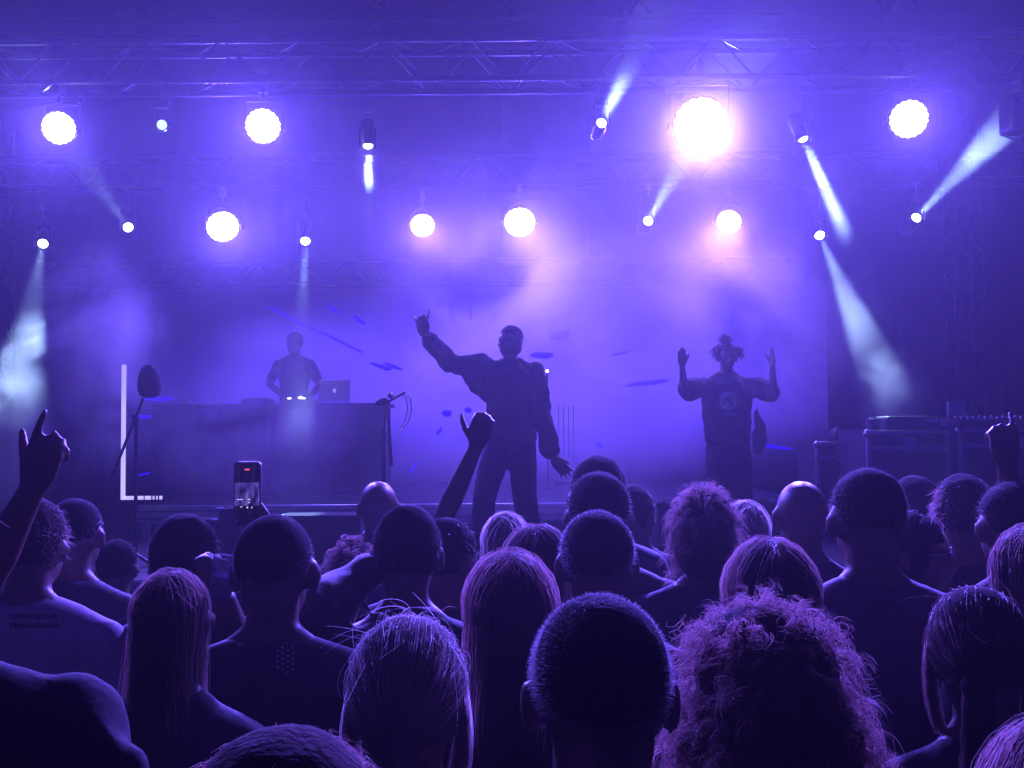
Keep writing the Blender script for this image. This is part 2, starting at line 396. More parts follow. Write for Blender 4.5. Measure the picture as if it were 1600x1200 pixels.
# ------------------------------------------------------------------ stage lamps
VIO = (.145, .085, 1.0)
BW = (.42, .62, 1.0)
def wash_meshes(rad):
    d = {}
    bm = bmesh.new(); lathe(bm, [(.03, -.30), (rad * .55, -.29), (rad * .75, -.24), (rad * .95, -.12), (rad * 1.06, -.05), (rad * 1.08, 0.0), (rad * 1.02, .012), (rad * 1.02, -.004), (.01, -.004)], Matrix.Identity(4), 28)
    d['housing'] = to_mesh('housing', bm, M['black'])
    cr = rad * .15
    bm = bmesh.new(); lathe(bm, [(cr, 0), (cr, .004), (cr * .8, .010), (cr * .3, .014)], Matrix.Identity(4), 10)
    d['cell'] = to_mesh('led_cell', bm, M['led'])
    d['cell_dim'] = d['cell'].copy(); d['cell_dim'].materials[0] = M['led_dim']
    w = rad * 1.12
    bm = bmesh.new()
    for s in (-1, 1):
        box(bm, (s * w, .05, rad * .75), (.007, .03, rad * 1.7))
    box(bm, (0, .05, rad * 1.62), (w * 2 + .007, .03, .008)); bevel(bm, .003, 1)
    d['yoke'] = to_mesh('yoke', bm, M['black'])
    bm = bmesh.new(); tube(bm, (0, 0, 0), (0, 0, .05), .012); box(bm, (0, 0, .07), (.06, .045, .05))
    lathe(bm, [(.045, -.02), (.045, .02), (.032, .02), (.032, -.02)], Matrix.Translation((0, 0, .12)) @ Matrix.Rotation(R(90), 4, 'Y'), 14)
    d['clamp'] = to_mesh('clamp', bm, M['alu'])
    bm = bmesh.new(); lathe(bm, [(.022, -.012), (.03, -.008), (.03, .008), (.022, .012)], Matrix.Rotation(R(90), 4, 'Y'), 12)
    d['knob'] = to_mesh('knob', bm, M['black'])
    bm = bmesh.new()
    for k in range(20):
        a0, a1 = 2 * math.pi * k / 20, 2 * math.pi * (k + 1) / 20
        tube(bm, (.03 * math.cos(a0), 0, .03 * math.sin(a0)), (.03 * math.cos(a1), 0, .03 * math.sin(a1)), .006, seg=6)
    d['safety_ring'] = to_mesh('safety_ring', bm, M['alu'])
    return d
WM = {}
def wash(px, py, y, label, rad, energy, cone, aim, dim=False, ring=None, clampz=None):
    p = P(px, py, y); key = round(rad, 3)
    if key not in WM: WM[key] = wash_meshes(rad)
    D = WM[key]
    t = thing('wash_light', label, 'stage light', p, 0, 'round wash lights on the trusses')
    q = (Vector(aim) - p).normalized().to_track_quat('Z', 'Y'); e = q.to_euler(); mt = q.to_matrix()
    part('housing', D['housing'], None, t, (0, 0, 0), e)
    cells = [(0, 0)] + [(1, k * 60) for k in range(6)] + [(1.95, k * 30) for k in range(12)] + [(2.88, k * 20 + 10) for k in range(18)]
    for r, a in cells:
        v = mt @ V(r * rad * .295 * math.cos(R(a)), r * rad * .295 * math.sin(R(a)), .001)
        part('led_cell', D['cell_dim' if dim else 'cell'], None, t, v, e)
    part('yoke', D['yoke'], None, t)
    part('clamp', D['clamp'], None, t, (0, 0, rad * 1.63))
    for s in (-1, 1): part('knob', D['knob'], None, t, (s * rad * 1.16, .05, 0))
    if ring: part('safety_ring', D['safety_ring'], None, t, P(ring[0], ring[1], y) - p)
    spot(t, p + (Vector(aim) - p).normalized() * .03, aim, energy, VIO if not dim else (.18, .095, 1.0), cone, 1.0, rad * .7)
    return t
E = 2350
wash(92, 200, 7.1, 'bright round wash light at the far left of the front truss with glinting bracket', .110, E * .8, 70, (-1.5, 0, 1.3), ring=(126, 154))
wash(411, 197, 7.1, 'bright round wash light second from the left on the front truss', .118, E * .9, 70, (-.8, 0, 1.3))
wash(1095, 195, 7.1, 'largest and brightest wash light, glaring white above the right performer', .185, E * 3.0, 75, (.5, 0, 1.4), ring=(1062, 147))
wash(1420, 186, 7.1, 'bright oval looking wash light at the right end of the front truss', .128, E * .8, 70, (1.4, 0, 1.3))
wash(348, 354, 10.1, 'bright wash light in the lower row above the disc jockey', .155, E * .75, 130, (-.8, 5.6, .9))
wash(660, 352, 10.1, 'small pink edged wash light in the lower row left of the raised arm performer', .12, E * .3, 120, (-.2, 5.6, .9), dim=True)
wash(812, 347, 10.1, 'bright wash light in the lower row straight above the raised arm performer', .15, E * .8, 130, (.1, 5.6, .9))
wash(1139, 346, 10.1, 'small pink edged wash light in the lower row above the right performer', .12, E * .5, 120, (.6, 5.6, .9), dim=True)

bm = bmesh.new(); box(bm, (0, 0, .20), (.135, .11, .07)); bevel(bm, .014, 2); MH_BASE = to_mesh('base', bm, M['plastic'])
bm = bmesh.new(); box(bm, (0, 0, 0), (.014, .05, .20)); bevel(bm, .005, 2); MH_ARM = to_mesh('arm', bm, M['plastic'])
bm = bmesh.new(); lathe(bm, [(.02, -.15), (.055, -.14), (.068, -.10), (.07, .02), (.062, .10), (.058, .118), (.05, .12), (.05, .112), (.01, .112)], Matrix.Identity(4), 20); MH_HEAD = to_mesh('head', bm, M['plastic'])
bm = bmesh.new(); lathe(bm, [(.047, .114), (.045, .122), (.034, .136), (.016, .144), (.004, .145)], Matrix.Identity(4), 18); MH_LENS = to_mesh('lens', bm, M['beam_lens'])
MH_LENS2 = MH_LENS.copy(); MH_LENS2.materials[0] = M['beam_lens_dim']
bm = bmesh.new(); tube(bm, (0, 0, .235), (0, 0, .34), .012); lathe(bm, [(.04, -.02), (.04, .02), (.03, .02), (.03, -.02)], Matrix.Translation((0, 0, .36)) @ Matrix.Rotation(R(90), 4, 'Y'), 12); MH_CLAMP = to_mesh('clamp', bm, M['alu'])
def beam(px, py, y, target, label, energy, size=8, dim=False, col=BW):
    p = P(px, py, y); t = thing('moving_head_light', label, 'stage light', p, 0, 'moving head beam lights')
    aim = P(*target); q = (aim - p).normalized().to_track_quat('Z', 'Y'); e = q.to_euler()
    part('base', MH_BASE, None, t); part('clamp', MH_CLAMP, None, t)
    for s in (-1, 1): part('arm', MH_ARM, None, t, (s * .076, 0, .075))
    part('head', MH_HEAD, None, t, -(q @ V(0, 0, .12)), e)
    part('lens', MH_LENS2 if dim else MH_LENS, None, t, -(q @ V(0, 0, .12)), e)
    if y < 8: t.scale = (.72, .72, .72)
    if energy: spot(t, p + (aim - p).normalized() * .05, aim, energy, col, size, .45, .03)
    return t
B = 1300
beam(253, 195, 7.1, (120, 900, 0.5), 'dim blue beam light facing the crowd between the two left wash lights', 30, 14, True, (.35, .55, 1))
beam(575, 228, 7.1, (577, 330, 7.02), 'beam light shining straight down below the front truss left of centre', B * 5, 8)
beam(940, 192, 7.1, (976, 118, 6.5), 'beam light flaring up to the right beside the largest wash light', B * 2.2, 12)
beam(1255, 217, 7.1, (1328, 380, 7.0), 'beam light casting a long shaft down right from the front truss', B * 4, 9)
beam(200, 355, 10.1, (150, 285, 9.0), 'beam light pointing up left on the lower row at left', B * 1.1, 10)
beam(67, 381, 10.1, (22, 640, 7.8), 'leftmost beam light of the lower row shining down', B * 3, 10)
beam(477, 377, 10.1, (472, 500, 9.3), 'beam light shining straight down on the disc jockey', B * 2.6, 8)
beam(1013, 345, 10.1, (1100, 195, 8.3), 'beam light pointing up right towards the largest wash light', B * 1.6, 11)
beam(1281, 368, 10.1, (1392, 620, 8.2), 'beam light shining down right onto the flight cases', B * 1.3, 11)
beam(1432, 340, 10.1, (1575, 190, 8.6), 'rightmost beam light casting a wide pale shaft up right', B * 3, 12)
# extra downward lamp over the right performer, seen as the pale shaft under the pink lamp
# moving head body at the right edge
p = P(1592, 178, 7.0); t = thing('scanner_light', 'dark boxy stage light with shiny edges cut by the right picture edge', 'stage light', p)
bm = bmesh.new(); box(bm, (.02, 0, 0), (.24, .2, .27)); bevel(bm, .03, 3); part('housing', bm, M['plastic'], t)
bm = bmesh.new(); box(bm, (.03, -.105, .075), (.18, .008, .012)); part('trim_strip', bm, M['alu'], t)
bm = bmesh.new()
for k in range(14):
    a0, a1 = math.pi * (1 + k / 14), math.pi * (1 + (k + 1) / 14)
    tube(bm, (.02 + .14 * math.cos(a0), 0, -.12 + .06 * math.sin(a0)), (.02 + .14 * math.cos(a1), 0, -.12 + .06 * math.sin(a1)), .008)
part('handle', bm, M['alu'], t)
bm = bmesh.new()
for k in range(16):
    a0, a1 = 2 * math.pi * k / 16, 2 * math.pi * (k + 1) / 16
    tube(bm, (-.1 + .042 * math.cos(a0), .02 * math.sin(a0), .205 + .02 * math.sin(a0)), (-.1 + .042 * math.cos(a1), .02 * math.sin(a1), .205 + .02 * math.sin(a1)), .007)
part('safety_ring', bm, M['alu'], t)
bm = bmesh.new(); tube(bm, (.02, 0, .13), (.02, 0, .28), .02); part('clamp', bm, M['alu'], t)

# ------------------------------------------------------------------ stage equipment
RT = FLOOR + .32
def cable(bm, pts, r):
    path(bm, pts, r, 5)
# disc jockey table
TY = 10.6
x0, x1 = P(238, 632, TY).x, P(604, 632, TY).x; tz = P(420, 631, TY).z
t = thing('disc_jockey_table', 'long table with a dark cloth front on the left of the riser', 'table', ((x0 + x1) / 2, TY, RT))
bm = bmesh.new(); box(bm, (0, .35, tz - RT - .02), (x1 - x0, .8, .04)); bevel(bm, .008, 2); part('tabletop', bm, M['deck'], t)
bm = bmesh.new(); n = 70
for i in range(n):
    f = lambda k: -.04 + .012 * math.sin(k * 1.3)
    a = -(x1 - x0) / 2 + (x1 - x0) * i / n; b = a + (x1 - x0) / n
    bm.faces.new([bm.verts.new(v) for v in ((a, f(i), .01), (b, f(i + 1), .01), (b, f(i + 1), tz - RT - .042), (a, f(i), tz - RT - .042))])
bmesh.ops.remove_doubles(bm, verts=bm.verts, dist=.001); part('front_cloth', bm, M['skirt'], t)
for s in (-1, 1):
    for yy in (.05, .68):
        bm = bmesh.new(); tube(bm, (s * ((x1 - x0) / 2 - .06), yy, 0), (s * ((x1 - x0) / 2 - .06), yy, tz - RT - .04), .02); part('leg', bm, M['black'], t)
# laptop
lp = P(522, 630, TY + .25); t = thing('laptop', 'open silver laptop with a glowing fruit emblem on the disc jockey table', 'laptop', (lp.x, TY + .25, tz))
bm = bmesh.new(); box(bm, (0, .12, .009), (.33, .23, .016)); bevel(bm, .005, 2); part('keyboard_base', bm, M['laptop'], t)
lid = Matrix.Rotation(R(-14), 4, 'X')
bm = bmesh.new(); box(bm, (0, 0, .125), (.33, .008, .235)); bevel(bm, .003, 2); bmesh.ops.transform(bm, matrix=lid, verts=bm.verts); l_ = part('lid', bm, M['laptop'], t, (0, .0, .018))
bm = bmesh.new()                                   # bitten fruit with a leaf
pr = [(0, .022), (.010, .026), (.020, .022), (.0235, .012)]
out_ = [(-.0, .020), (-.008, .025), (-.018, .022), (-.023, .010), (-.021, -.008), (-.013, -.022), (-.005, -.025), (0, -.0225), (.005, -.025), (.013, -.022), (.0205, -.010),
        (.013, -.006), (.010, .003), (.013, .012), (.021, .015), (.015, .023), (.008, .025)]
bm.faces.new([bm.verts.new((a * .85, -.0055, .125 + b * .85)) for a, b in out_[::-1]])
bm.faces.new([bm.verts.new((a, -.0055, .125 + b)) for a, b in ((0, .025), (.009, .031), (.011, .038), (.002, .033))])
bmesh.ops.triangulate(bm, faces=bm.faces); bmesh.ops.transform(bm, matrix=lid, verts=bm.verts); part('emblem', to_mesh('emblem', bm, M['glow_logo'], False), None, l_)
# mixer and players on the table
for px, wd, lb, cat in ((470, .34, 'slim mixer with lit knobs on the table in front of the disc jockey', 'mixer'), (405, .30, 'flat media player left of the mixer on the disc jockey table', 'media player')):
    g = P(px, 628, TY + .3); t = thing('dj_mixer' if cat == 'mixer' else 'media_player', lb, cat, (g.x, TY + .3, tz))
    bm = bmesh.new(); box(bm, (0, 0, .028), (wd, .32, .055)); bevel(bm, .008, 2); part('body', bm, M['plastic'], t)
    bmk = None
    for k in range(6):
        bm = bmesh.new(); tube(bm, (0, 0, 0), (0, 0, .018), .011, .009, 10)
        if bmk is None: bmk = to_mesh('knob', bm, M['plastic'])
        else: bm.free()
        part('knob', bmk, None, t, (-wd / 2 + .05 + (k % 3) * (wd - .1) / 2, -.08 + .12 * (k // 3), .056))
    if cat == 'mixer':
        for k, dx in enumerate((-.09, .03, .06)):
            bm = bmesh.new(); ball(bm, (0, 0, 0), (.022, .012, .007), seg=10); part('lit_button', bm, M['glow'], t, (dx, -.15, .058))
    else:
        bm = bmesh.new(); lathe(bm, [(.09, 0), (.09, .01), (.07, .014), (.01, .012)], Matrix.Identity(4), 24); part('jog_wheel', bm, M['plastic'], t, (0, .0, .056))
g = P(290, 628, TY + .2); t = thing('small_box', 'small pale box standing at the left end of the disc jockey table', 'box', (g.x, TY + .2, tz))
bm = bmesh.new(); box(bm, (0, 0, .035), (.09, .09, .07)); bevel(bm, .006, 2); part('body', bm, M['edge'], t)
bm = bmesh.new(); box(bm, (.01, 0, .085), (.03, .05, .03)); bevel(bm, .005, 1); part('cap', bm, M['edge'], t)
g = P(471, 620, TY + .62); t = thing('table_lamp', 'tiny gooseneck lamp glowing on the disc jockey table', 'lamp', (g.x, TY + .62, tz))
bm = bmesh.new(); lathe(bm, [(.04, 0), (.04, .01), (.01, .014)], Matrix.Identity(4), 16); part('base', bm, M['black'], t)
bm = bmesh.new(); path(bm, [(0, 0, .01), (0, -.01, .06), (0, -.04, .085)], .004); part('gooseneck', bm, M['black'], t)
bm = bmesh.new(); ball(bm, (0, -.05, .08), (.03, .02, .009), seg=10); part('lit_head', bm, M['glow'], t)

# L-shaped light tube
LT = 9.35
a, b, c = P(190, 570, LT), P(192, 781, LT), P(250, 779, LT)
t = thing('light_tube_frame', 'white glowing L-shaped light tube at the left end of the riser', 'light tube', (b.x, LT, FLOOR))
bm = bmesh.new(); box(bm, (0, 0, (a.z + b.z) / 2 - FLOOR), (.034, .03, a.z - b.z)); bevel(bm, .004, 1); part('upright_tube', bm, M['tube'], t)
bm = bmesh.new(); box(bm, ((c.x - b.x) / 2 + .018, 0, b.z - FLOOR + .017), (c.x - b.x, .03, .032)); bevel(bm, .004, 1); part('base_tube', bm, M['tube'], t)
for k, dx in enumerate((.20, .27, .30, .33)):
    bm = bmesh.new(); box(bm, (dx, -.004, b.z - FLOOR + .017), (.012 - .004 * (k == 0), .034, .036)); part('clip', bm, M['black'], t)
bm = bmesh.new(); box(bm, (.06, .03, (b.z - FLOOR) / 2), (.04, .03, b.z - FLOOR)); part('support', bm, M['black'], t)
bm = bmesh.new(); box(bm, (-.0, .035, (a.z + b.z) / 2 - FLOOR), (.05, .03, a.z - b.z)); part('mounting_rail', bm, M['black'], t)

# microphone stand with the big oval windshield
MY = 7.5
pb = P(212, 800, MY); pj = P(211, 652, MY)
t = thing('microphone_stand', 'boom microphone stand with a large oval foam windshield, left stage edge', 'microphone stand', (pb.x, MY, FLOOR), 0, 'microphone stands on the stage')
bm = bmesh.new(); tube(bm, (0, 0, .05), (0, 0, pj.z - FLOOR), .013); part('pole', bm, M['black'], t)
for k in range(3):
    a = R(90 + 120 * k); bm = bmesh.new(); tube(bm, (0, 0, .12), (.28 * math.cos(a), .28 * math.sin(a), .012), .011); part('leg', bm, M['black'], t)
o = V(pb.x, MY, FLOOR)
bm = bmesh.new(); p1 = P(175, 745, MY - .05) - o; p2 = P(224, 622, MY - .03) - o; tube(bm, p1, p2, .011); part('boom', bm, M['black'], t)
bm = bmesh.new(); tube(bm, p1, p1 + (p2 - p1).normalized() * .07, .018); part('counterweight', bm, M['black'], t)
bm = bmesh.new(); ball(bm, pj - o, (.024, .03, .024), seg=10); part('clutch', bm, M['black'], t)
bm = bmesh.new(); lathe(bm, [(.03, -.125), (.07, -.105), (.084, -.06), (.083, -.02), (.074, .035), (.055, .085), (.032, .112), (.008, .12)], Matrix.Rotation(R(-3), 4, 'Y'), 24)
part('windshield', bm, M['foam'], t, P(233, 595, MY - .03) - o)
bm = bmesh.new(); path(bm, [p1 + (p2 - p1) * .8, P(240, 728, MY) - o, P(212, 738, MY) - o], .004, 5); part('cable', bm, M['black'], t)

# second microphone stand, between table and performer
MY = 8.7
pb = P(601, 800, MY); o = V(pb.x, MY, FLOOR)
t = thing('microphone_stand', 'short microphone stand with hanging cable loops left of the raised arm performer', 'microphone stand', (pb.x, MY, FLOOR), 0, 'microphone stands on the stage')
bm = bmesh.new(); limb(bm, [V(-.01, 0, .02), P(600, 672, MY) - o], [.021, .021], 10); part('pole', bm, M['black'], t)
bm = bmesh.new(); tube(bm, P(600, 675, MY) - o, P(604, 632, MY) - o, .013); part('inner_pole', bm, M['black'], t)
bm = bmesh.new(); tube(bm, P(607, 650, MY - .05) - o, P(612, 728, MY - .08) - o, .012); part('brace', bm, M['black'], t)
for k in range(3):
    a = R(30 + 120 * k); bm = bmesh.new(); tube(bm, (0, 0, .2), (.26 * math.cos(a), .26 * math.sin(a), .012), .011); part('leg', bm, M['black'], t)
bm = bmesh.new(); tube(bm, P(595, 634, MY - .04) - o, P(633, 613, MY + .02) - o, .011); part('boom', bm, M['black'], t)
bm = bmesh.new(); ball(bm, P(604, 630, MY - .02) - o, .034, seg=12); ball(bm, P(610, 618, MY - .02) - o, .026, seg=10); part('clutch', bm, M['plastic'], t)
bm = bmesh.new(); limb(bm, [P(592, 629, MY - .05) - o, P(602, 624, MY - .05) - o], [.03, .018], 12); part('microphone', bm, M['black'], t)
bm = bmesh.new()
for s in (0, 6): cable(bm, [P(a, b, MY) - o for a, b in ((626 + s, 616), (635 + s, 622), (637 + s, 640), (633 + s, 657), (624 + s, 670), (614 + s, 680))], .005)
part('cable', bm, M['black'], t)

# stage monitors along the stage front
def monitor(px0, px1, py0, y, label, slope=.12):
    a = P(px0, py0, y); b = P(px1, py0, y); w_ = b.x - a.x; h = a.z - FLOOR
    t = thing('stage_monitor', label, 'speaker', ((a.x + b.x) / 2, y, FLOOR), 0, 'speakers along the stage front')
    bm = bmesh.new()
    v = [bm.verts.new(q) for q in ((-w_ / 2, 0, 0), (w_ / 2, 0, 0), (w_ / 2, .5, 0), (-w_ / 2, .5, 0), (-w_ / 2, slope, h), (w_ / 2, slope, h), (w_ / 2, .4, h), (-w_ / 2, .4, h))]
    for f in ((3, 2, 1, 0), (0, 1, 5, 4), (1, 2, 6, 5), (2, 3, 7, 6), (3, 0, 4, 7), (4, 5, 6, 7)): bm.faces.new([v[i] for i in f])
    bevel(bm, .012, 2); part('cabinet', bm, M['cabinet'], t)
    bm = bmesh.new(); box(bm, (0, .62 * 0 + .405 + .03, h * .45), (w_ * .9, .012, h * .75), Matrix.Rotation(R(-10), 3, 'X')); part('grille', bm, M['grille'], t)
    for s in (-1, 1):
        bm = bmesh.new(); box(bm, (s * (w_ / 2 + .004), .25, h * .6), (.012, .14, .04)); bevel(bm, .004, 1); part('handle', bm, M['edge'], t)
    for s in (-1, 1):
        bm = bmesh.new(); box(bm, (s * w_ * .48, slope + .02, h - .004), (.05, .05, .02)); part('corner', bm, M['edge'], t)
monitor(334, 372, 797, 7.62, 'small upright dark speaker beside the raised phone on the stage front')
monitor(428, 560, 808, 7.5, 'wide low black monitor speaker on the stage front left of centre')
monitor(268, 330, 815, 7.7, 'low black speaker with a bright top edge behind the short haired man at left')
monitor(1030, 1218, 786, 8.1, 'wide black speaker with a bright top edge in front of the right performer')

# flight cases at the right
def flight_case(px0, px1, pyt, y, dep, label, panels=1):
    a = P(px0, pyt, y); b = P(px1, pyt, y); w_ = b.x - a.x; h = (a.z + b.z) / 2 - FLOOR
    t = thing('flight_case', label, 'flight case', ((a.x + b.x) / 2, y, FLOOR), 0, 'flight cases on the right of the stage')
    bm = bmesh.new(); box(bm, (0, dep / 2, h / 2 + .04), (w_ - .02, dep - .02, h - .1)); part('panel', bm, M['case'], t)
    e = .035
    for z in (h - e / 2, h - .14, .1):
        bm = bmesh.new(); box(bm, (0, .0, z), (w_ + .004, .016, e)); bevel(bm, .004, 1); part('edge_rail', bm, M['edge'], t)
    xs = [-w_ / 2 + e / 2 + w_ * k / panels for k in range(panels)] + [w_ / 2 - e / 2]
    for x in xs:
        bm = bmesh.new(); box(bm, (x, -.004, h / 2), (e, .018, h - .02)); bevel(bm, .004, 1); part('edge_rail', bm, M['edge'], t)
    bm = bmesh.new(); box(bm, (0, dep / 2, h - .004), (w_, dep, .012)); part('lid', bm, M['case'], t)
    for k in range(panels):
        xc = -w_ / 2 + w_ * (k + .5) / panels
        bm = bmesh.new(); box(bm, (xc, -.012, h - .12), (.10, .012, .12)); bevel(bm, .01, 2); box(bm, (xc, -.022, h - .12), (.04, .012, .07)); part('latch', bm, M['edge'], t)
        bm = bmesh.new(); box(bm, (xc + .02, -.012, h * .45), (.15, .01, .10)); bevel(bm, .004, 1); path(bm, [(xc - .03, -.022, h * .43), (xc + .07, -.022, h * .43)], .008); part('handle', bm, M['edge'], t)
    for s in (-1, 1):
        for z in (h - .03, .12):
            bm = bmesh.new(); ball(bm, (s * (w_ / 2 - .02), .01, z), (.04, .035, .04), seg=10); part('ball_corner', bm, M['edge'], t)
        bm = bmesh.new(); lathe(bm, [(.045, -.018), (.05, 0), (.045, .018)], Matrix.Translation((s * (w_ / 2 - .12), .1, .05)) @ Matrix.Rotation(R(90), 4, 'Y'), 14); part('wheel', bm, M['plastic'], t)
    return t, h + FLOOR
_, hA = flight_case(1274, 1352, 690, 9.0, .6, 'lower grey edged flight case left of the equipment desk')
_, hB = flight_case(1353, 1484, 672, 8.0, .7, 'tall dark flight case under the rounded black lid, right of the beam')
_, hC = flight_case(1496, 1680, 668, 8.0, .7, 'tall dark flight case at the right edge under the mixing gear')
g = P(1312, 690, 9.1); t = thing('baseball_cap', 'dark cap with a shiny brim resting on the lower flight case', 'cap', (g.x, 9.15, hA + .002))
bm = bmesh.new(); ball(bm, (0, 0, .02), (.09, .10, .11), seg=16); bmesh.ops.bisect_plane(bm, geom=bm.verts[:] + bm.edges[:] + bm.faces[:], plane_co=(0, 0, .004), plane_no=(0, 0, -1), clear_outer=True); part('crown', bm, M['leather'], t)
bm = bmesh.new(); ball(bm, (.02, -.11, .008), (.075, .07, .006), seg=16); part('brim', bm, M['leather'], t)
g = P(1420, 662, 8.15); t = thing('equipment_case', 'rounded black equipment lid on the tall flight case', 'case', (g.x, 8.2, hB))
w_ = P(1462, 660, 8.2).x - P(1379, 660, 8.2).x
bm = bmesh.new(); box(bm, (0, .1, .055), (w_, .5, .11)); bevel(bm, .028, 3); part('lid', bm, M['case'], t)
bm = bmesh.new(); box(bm, (w_ * .33, -.153, .07), (.10, .012, .03)); bevel(bm, .004, 1); part('latch', bm, M['edge'], t)
g = P(1367, 668, 8.05); t = thing('small_stage_box', 'small angled metal box on the corner of the tall flight case', 'box', (g.x, 8.1, hB))
bm = bmesh.new(); box(bm, (0, 0, .045), (.07, .1, .09)); bevel(bm, .008, 2); part('body', bm, M['black'], t)
bm = bmesh.new(); box(bm, (0, -.052, .055), (.05, .006, .03)); part('plate', bm, M['edge'], t)
for dx in (-.02, .02):
    bm = bmesh.new(); tube(bm, (dx, 0, .088), (dx, 0, .11), .009); part('knob', bm, M['edge'], t)
g = P(1513, 655, 8.2); t = thing('mixing_console', 'mixing console with small shiny knobs on the right flight case', 'mixer', (g.x + .25, 8.25, hC))
bm = bmesh.new(); box(bm, (0, .05, .04), (.78, .5, .075), Matrix.Rotation(R(5), 3, 'X')); bevel(bm, .012, 2); part('body', bm, M['plastic'], t)
bm = bmesh.new(); tube(bm, (0, 0, 0), (0, 0, .022), .013, .010, 8); KN = to_mesh('knob', bm, M['edge'])
for i in range(8):
    for j in range(2): part('knob', KN, None, t, (-.34 + .095 * i, -.13 + .1 * j, .07 + .009 * j))
bm = bmesh.new(); box(bm, (-.25, .16, .15), (.15, .03, .13)); bevel(bm, .006, 1); part('display_hood', bm, M['laptop'], t)
bm = bmesh.new(); box(bm, (-.25, -.17, .072), (.12, .05, .014)); bevel(bm, .004, 1); part('fader_plate', bm, M['edge'], t)
# drum stool glints behind the performer, small practical light
g = P(855, 580, 11.5); t = thing('pilot_lamp', 'tiny white pilot lamp on a slim post behind the raised arm performer', 'lamp', (g.x, 11.5, RT))
bm = bmesh.new(); tube(bm, (0, 0, 0), (0, 0, g.z - RT), .012); part('post', bm, M['black'], t)
bm = bmesh.new(); lathe(bm, [(.1, 0), (.1, .012), (.02, .02)], Matrix.Identity(4), 16); part('base', bm, M['black'], t)
bm = bmesh.new(); ball(bm, (0, -.01, g.z - RT), .016, seg=10); part('bulb', bm, M['glow'], t)
# invented slim stand, its metal uprights put in for pale vertical glints
g = P(885, 700, 12.3); t = thing('keyboard_rack', 'invented slim stand, four uprights in place of pale glints between the performers', 'stand', (g.x, 12.3, RT))
for k in range(4):
    bm = bmesh.new(); tube(bm, (-.09 + .06 * k, 0, .05), (-.09 + .06 * k, 0, P(885, 634, 12.3).z - RT), .006); part('upright', bm, M['alu'], t)
bm = bmesh.new(); box(bm, (0, 0, .03), (.3, .3, .05)); bevel(bm, .01, 1); part('base', bm, M['black'], t)

# ------------------------------------------------------------------ people
JOBS = []                                    # meshes fused into one continuous skin at the end
def fuse(name, bm, m, parent, vox, smooth=6, wrinkle=0., wscale=9., ratio=None, ribbons=None):
    me = bm.mesh(name)
    o = bpy.data.objects.new(name, me); COL.objects.link(o); o.parent = parent
    r = o.modifiers.new('fuse', 'REMESH'); r.mode = 'VOXEL'; r.voxel_size = vox; r.use_smooth_shade = True
    if smooth:
        s = o.modifiers.new('smooth', 'SMOOTH'); s.iterations = smooth; s.factor = .5
    if ratio:
        k = o.modifiers.new('thin', 'DECIMATE'); k.ratio = ratio
    JOBS.append((o, m, wrinkle, wscale, ribbons)); return o
def finish():
    dg = bpy.context.evaluated_depsgraph_get()
    new = [(bpy.data.meshes.new_from_object(o.evaluated_get(dg)), o, m, wr, ws, rb) for o, m, wr, ws, rb in JOBS]
    for me, o, m, wr, ws, rb in new:
        o.modifiers.clear(); n = len(me.vertices)
        co = np.empty(n * 3); me.vertices.foreach_get('co', co); co = co.reshape(-1, 3)
        if wr:
            nr = np.empty(n * 3, np.float32); me.vertex_normals.foreach_get('vector', nr); nr = nr.reshape(-1, 3)
            sd = (sum(map(ord, o.name)) * 7) % 97
            q = vnoise(co * np.array((ws, ws, ws * .7)) + sd) + .5 * vnoise(co * np.array((ws * 2.6, ws * 2.6, ws * 1.7)) + sd + 31)
            co = co + nr * (q * wr * 1.3)[:, None]; me.vertices.foreach_set('co', co.ravel())
        if rb:
            rv, rf = rb; nl = len(me.loops); npo = len(me.polygons)
            li = np.empty(nl, np.int32); me.loops.foreach_get('vertex_index', li)
            ls = np.empty(npo, np.int32); me.polygons.foreach_get('loop_start', ls)
            m2 = bpy.data.meshes.new(o.name); m2.vertices.add(n + len(rv)); m2.vertices.foreach_set('co', np.concatenate([co, rv]).ravel().astype(np.float32))
            m2.loops.add(nl + rf.size); m2.loops.foreach_set('vertex_index', np.concatenate([li, (rf + n).ravel()]).astype(np.int32))
            m2.polygons.add(npo + len(rf)); m2.polygons.foreach_set('loop_start', np.concatenate([ls, nl + 4 * np.arange(len(rf))]).astype(np.int32))
            m2.polygons.foreach_set('use_smooth', np.concatenate([np.ones(npo, bool), np.zeros(len(rf), bool)]))
            mi = np.concatenate([np.zeros(npo, np.int32), np.ones(len(rf), np.int32)])
            m2.update(calc_edges=True); me = m2
        else:
            me.polygons.foreach_set('use_smooth', [True] * len(me.polygons))
        me.name = o.name.split('.')[0]
        me.materials.clear()
        for q in (m if isinstance(m, tuple) else (m,)): me.materials.append(q)
        if rb: me.polygons.foreach_set('material_index', mi); me.update()
        o.data = me
    JOBS.clear()
def vnoise(p):
    """smooth value noise in -1..1 on an (n,3) array"""
    i = np.floor(p).astype(np.int64); f = p - i; f = f * f * (3 - 2 * f); out = 0
    for dx in (0, 1):
        for dy in (0, 1):
            for dz in (0, 1):
                k = ((i[:, 0] + dx) * 73856093) ^ ((i[:, 1] + dy) * 19349663) ^ ((i[:, 2] + dz) * 83492791)
                k = (k ^ (k >> 13)) * 1274126177 & 0xffffffff; k = (k ^ (k >> 16)) & 0xffff
                w = (f[:, 0] if dx else 1 - f[:, 0]) * (f[:, 1] if dy else 1 - f[:, 1]) * (f[:, 2] if dz else 1 - f[:, 2])
                out = out + w * (k / 32767.5 - 1)
    return out

